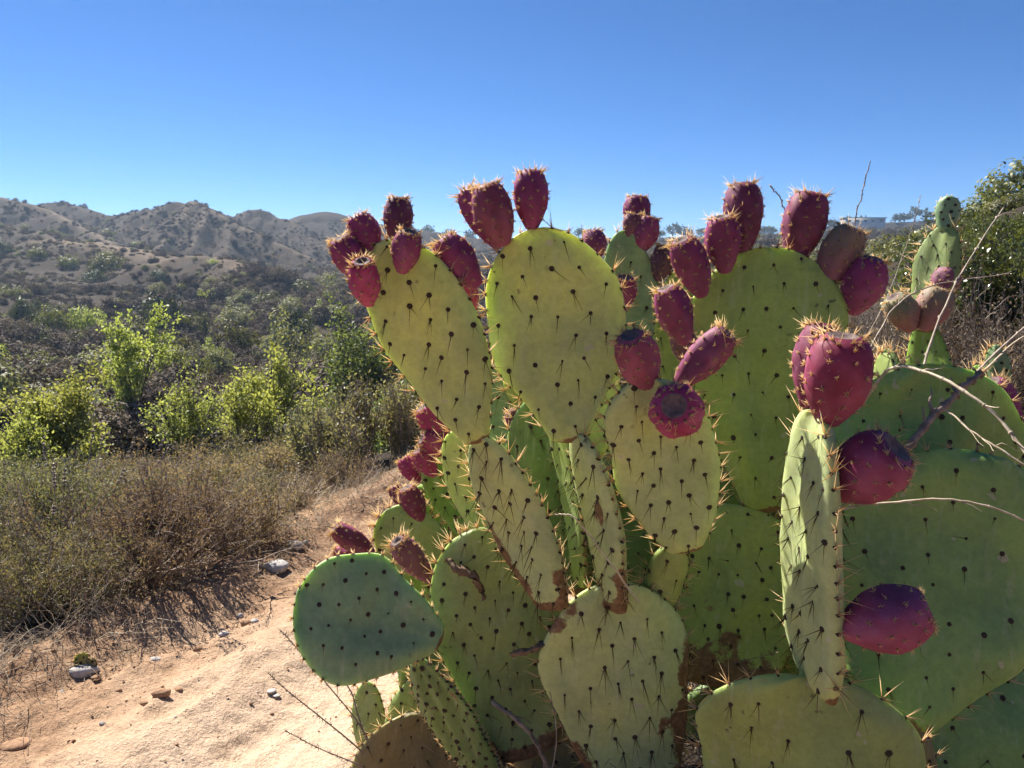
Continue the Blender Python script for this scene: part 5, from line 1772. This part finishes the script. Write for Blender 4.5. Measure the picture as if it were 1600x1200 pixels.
# dry stems that lean across the cactus on the right
STEMS = [
    ([(1340, 640, 1.30), (1388, 577, 1.26), (1450, 583, 1.20), (1500, 610, 1.15), (1560, 655, 1.10), (1640, 760, 1.03)], 0.0030, 0.0022, 'straw', "thick bleached stem arching over the broad right-hand pad"),
    ([(1470, 640, 1.20), (1540, 690, 1.12), (1640, 750, 1.06)], 0.0016, 0.0012, 'straw', "thin bleached stem below the thick arching one"),
    ([(1405, 760, 1.26), (1428, 650, 1.34), (1450, 545, 1.45), (1500, 430, 1.60), (1566, 326, 1.75)], 0.0034, 0.0012, 'twig', "tall straight grey stalk rising past the slender cactus column"),
    ([(1330, 620, 1.5), (1370, 530, 1.52), (1410, 470, 1.55), (1470, 442, 1.58), (1580, 428, 1.6)], 0.0024, 0.0008, 'twig', "grey stalk bowing sideways past the half-green fruits"),
    ([(1400, 710, 1.30), (1470, 640, 1.33), (1515, 588, 1.38), (1560, 540, 1.42), (1640, 470, 1.5)], 0.0030, 0.0020, 'twig', "pale brown stalk leaning out over the dead brush"),
    ([(1410, 720, 1.32), (1480, 640, 1.36), (1530, 585, 1.40), (1580, 535, 1.45), (1650, 485, 1.5)], 0.0022, 0.0015, 'straw', "thinner pale stalk alongside the pale brown leaning one"),
    ([(1405, 720, 1.16), (1455, 650, 1.19), (1500, 605, 1.21), (1535, 572, 1.23)], 0.0065, 0.0045, 'twig_red', "thick dull brown twig lying on the broad right-hand pad"),
    ([(1300, 800, 1.2), (1380, 786, 1.10), (1470, 778, 1.07), (1560, 795, 1.05), (1640, 830, 1.05)], 0.0016, 0.0012, 'straw', "fine straw arching in front of the largest pad"),
    ([(1345, 420, 1.52), (1336, 350, 1.52), (1344, 305, 1.52), (1356, 258, 1.52)], 0.0012, 0.0008, 'twig_red', "thin beaded seed stalk standing against the sky"),
    ([(1240, 400, 1.46), (1228, 338, 1.46), (1217, 311, 1.46), (1201, 293, 1.46)], 0.0012, 0.0007, 'twig_red', "short crooked seed stalk between two plum fruits"),
    ([(1340, 560, 1.9), (1375, 490, 1.95), (1415, 390, 2.05), (1442, 300, 2.1)], 0.0018, 0.0006, 'twig', "faint hair-thin stalk in front of the glossy bushes"),
    ([(1000, 940, 1.15), (935, 850, 1.14), (905, 815, 1.13), (885, 800, 1.13), (862, 800, 1.14)], 0.0014, 0.0010, 'straw', "curled pale straw hanging in the gap above the trunk pad"),
    ([(770, 1095, 1.33), (810, 1120, 1.30), (850, 1160, 1.30), (880, 1230, 1.32)], 0.0040, 0.0030, 'twig_red', "bare brown twig slanting across the shaded foot of the clump"),
    ([(855, 1240, 1.30), (865, 1160, 1.28), (862, 1110, 1.27), (856, 1075, 1.27)], 0.0012, 0.0009, 'twig', "fine upright grass stem in the clump's shaded foot")]
for ctrl, r0, r1, mt, lab in STEMS:
    pl = spline([P(*c) for c in ctrl], 26)
    pl = pl + np.cumsum(r.normal(0, 0.0009, pl.shape), 0)
    g = Geo()
    g.add(*tube(pl, np.linspace(r0, r1, 26) * r.uniform(0.85, 1.2, 26), 5))
    if r0 > 0.0015:
        for q in range(3, 25, 3):
            if r.random() < 0.55:
                dv = nrm(r.normal(0, 1, 3)) * 0.6 + nrm(pl[min(q + 1, 25)] - pl[q - 1])
                sub = pl[q] + np.cumsum(np.vstack([np.zeros(3), nrm(dv[None] + r.normal(0, 0.25, (4, 3)))]) * r.uniform(0.006, 0.016), 0)
                g.add(*tube(sub, np.linspace(r0 * 0.5, r0 * 0.2, 5), 4))
            g.add(*tube(np.stack([pl[q] - (pl[q] - pl[q - 1]) * 0.12, pl[q], pl[q] + (pl[q] - pl[q - 1]) * 0.12]), np.array([r1, r0 * 1.35, r1]), 5))
    if 'seed' in lab:
        for q in range(4, 26, 1):
            n = 3
            V, F, _ = spikes(np.tile(pl[q], (n, 1)), r.normal(0, 1, (n, 3)), 0.004, 0.0013)
            g.add(V, F)
    o = link("dry_stalk", g.build("dry_stalk", [M[mt]], pl[0]), label=lab, cat="stem", group="dry stalks among the cacti", loc=pl[0])

# dried-out wounds on two pads
def scab(pad_key, ctrl, r0, name="scab"):
    pl = spline([P(*c) for c in ctrl], 18)
    k = 8
    V, F = tube(pl, r0 * np.sin(np.linspace(0.25, 3.0, 18)) ** 0.6, k)
    V = V + r.normal(0, r0 * 0.35, V.shape)
    o = link(name, mesh_np(name, V - pl[0], F, [M['cork']], False), pad_key, label="dark shrivelled wound")
    o.matrix_parent_inverse.identity()
    return o, pl[0]


for pname, ctrl, r0 in ((1, [(696, 872, 1.335), (712, 888, 1.33), (735, 896, 1.33), (750, 915, 1.335), (757, 936, 1.34)], 0.0065), (0, [(797, 1022, 1.30), (822, 1018, 1.285), (845, 1008, 1.28), (858, 1000, 1.285)], 0.005)):
    pd = [c for c in main.children if c.name.startswith("pad")]
    pd.sort(key=lambda c: c.name)
    o, p0 = scab(pd[pname], ctrl, r0)
    o.location = [float(v) for v in (p0 - np.array(main.location) - np.array(pd[pname].location))]

# twiggy weed with tiny leaves at the path's edge, left of the fallen joints
wb, _ = ground_px(600, 1215)
weed = link("dry_weed", None, label="wispy brown weed reaching over the sandy path beside the olive joints", cat="weed", loc=wb)
for ctrl in ([(600, 1200, 1.58), (560, 1130, 1.52), (520, 1080, 1.47), (470, 1020, 1.43), (437, 983, 1.41)], [(600, 1210, 1.58), (555, 1165, 1.52), (500, 1120, 1.47), (450, 1080, 1.44), (419, 1052, 1.42)],
             [(600, 1220, 1.58), (560, 1195, 1.52), (500, 1170, 1.48), (446, 1142, 1.45)], [(585, 1190, 1.56), (560, 1120, 1.53), (548, 1080, 1.52), (522, 1050, 1.50)]):
    pl = spline([P(*c) for c in ctrl], 30) - wb
    g = Geo()
    g.add(*tube(pl, np.linspace(0.0018, 0.0006, 30), 4))
    n = 90
    pp, dd = pick(r, pl[None], n, 0.1, 1)
    V, F, _ = spikes(pp, dd * 0.8 + r.normal(0, 0.6, (n, 3)), r.uniform(0.006, 0.014, n), 0.0011)
    g.add(V, F)
    link("stem", g.build("stem", [M['twig_red']]), weed)

# shrivelled seedling behind the pale stone
sp_q, sp_d = ground_px(130, 1046)
seedling = make_plant("tiny shrivelled prickly pear seedling tucked behind the pale rounded stone", sp_q)
add_pad(seedling, (130, 1046, sp_d), (126, 1020, sp_d), 24, 10, (0.28, 0.26, 0.07), tm=0.5, bf=0.6, th=0.006, cork=0.4, spacing=0.016, sp=dict(flen=0.006, rlen=0.006))
add_pad(seedling, (142, 1046, sp_d), (146, 1028, sp_d), 14, 30, (0.25, 0.20, 0.08), tm=0.5, bf=0.6, th=0.005, cork=0.5, spacing=0.016, sp=dict(flen=0.006, rlen=0.006))
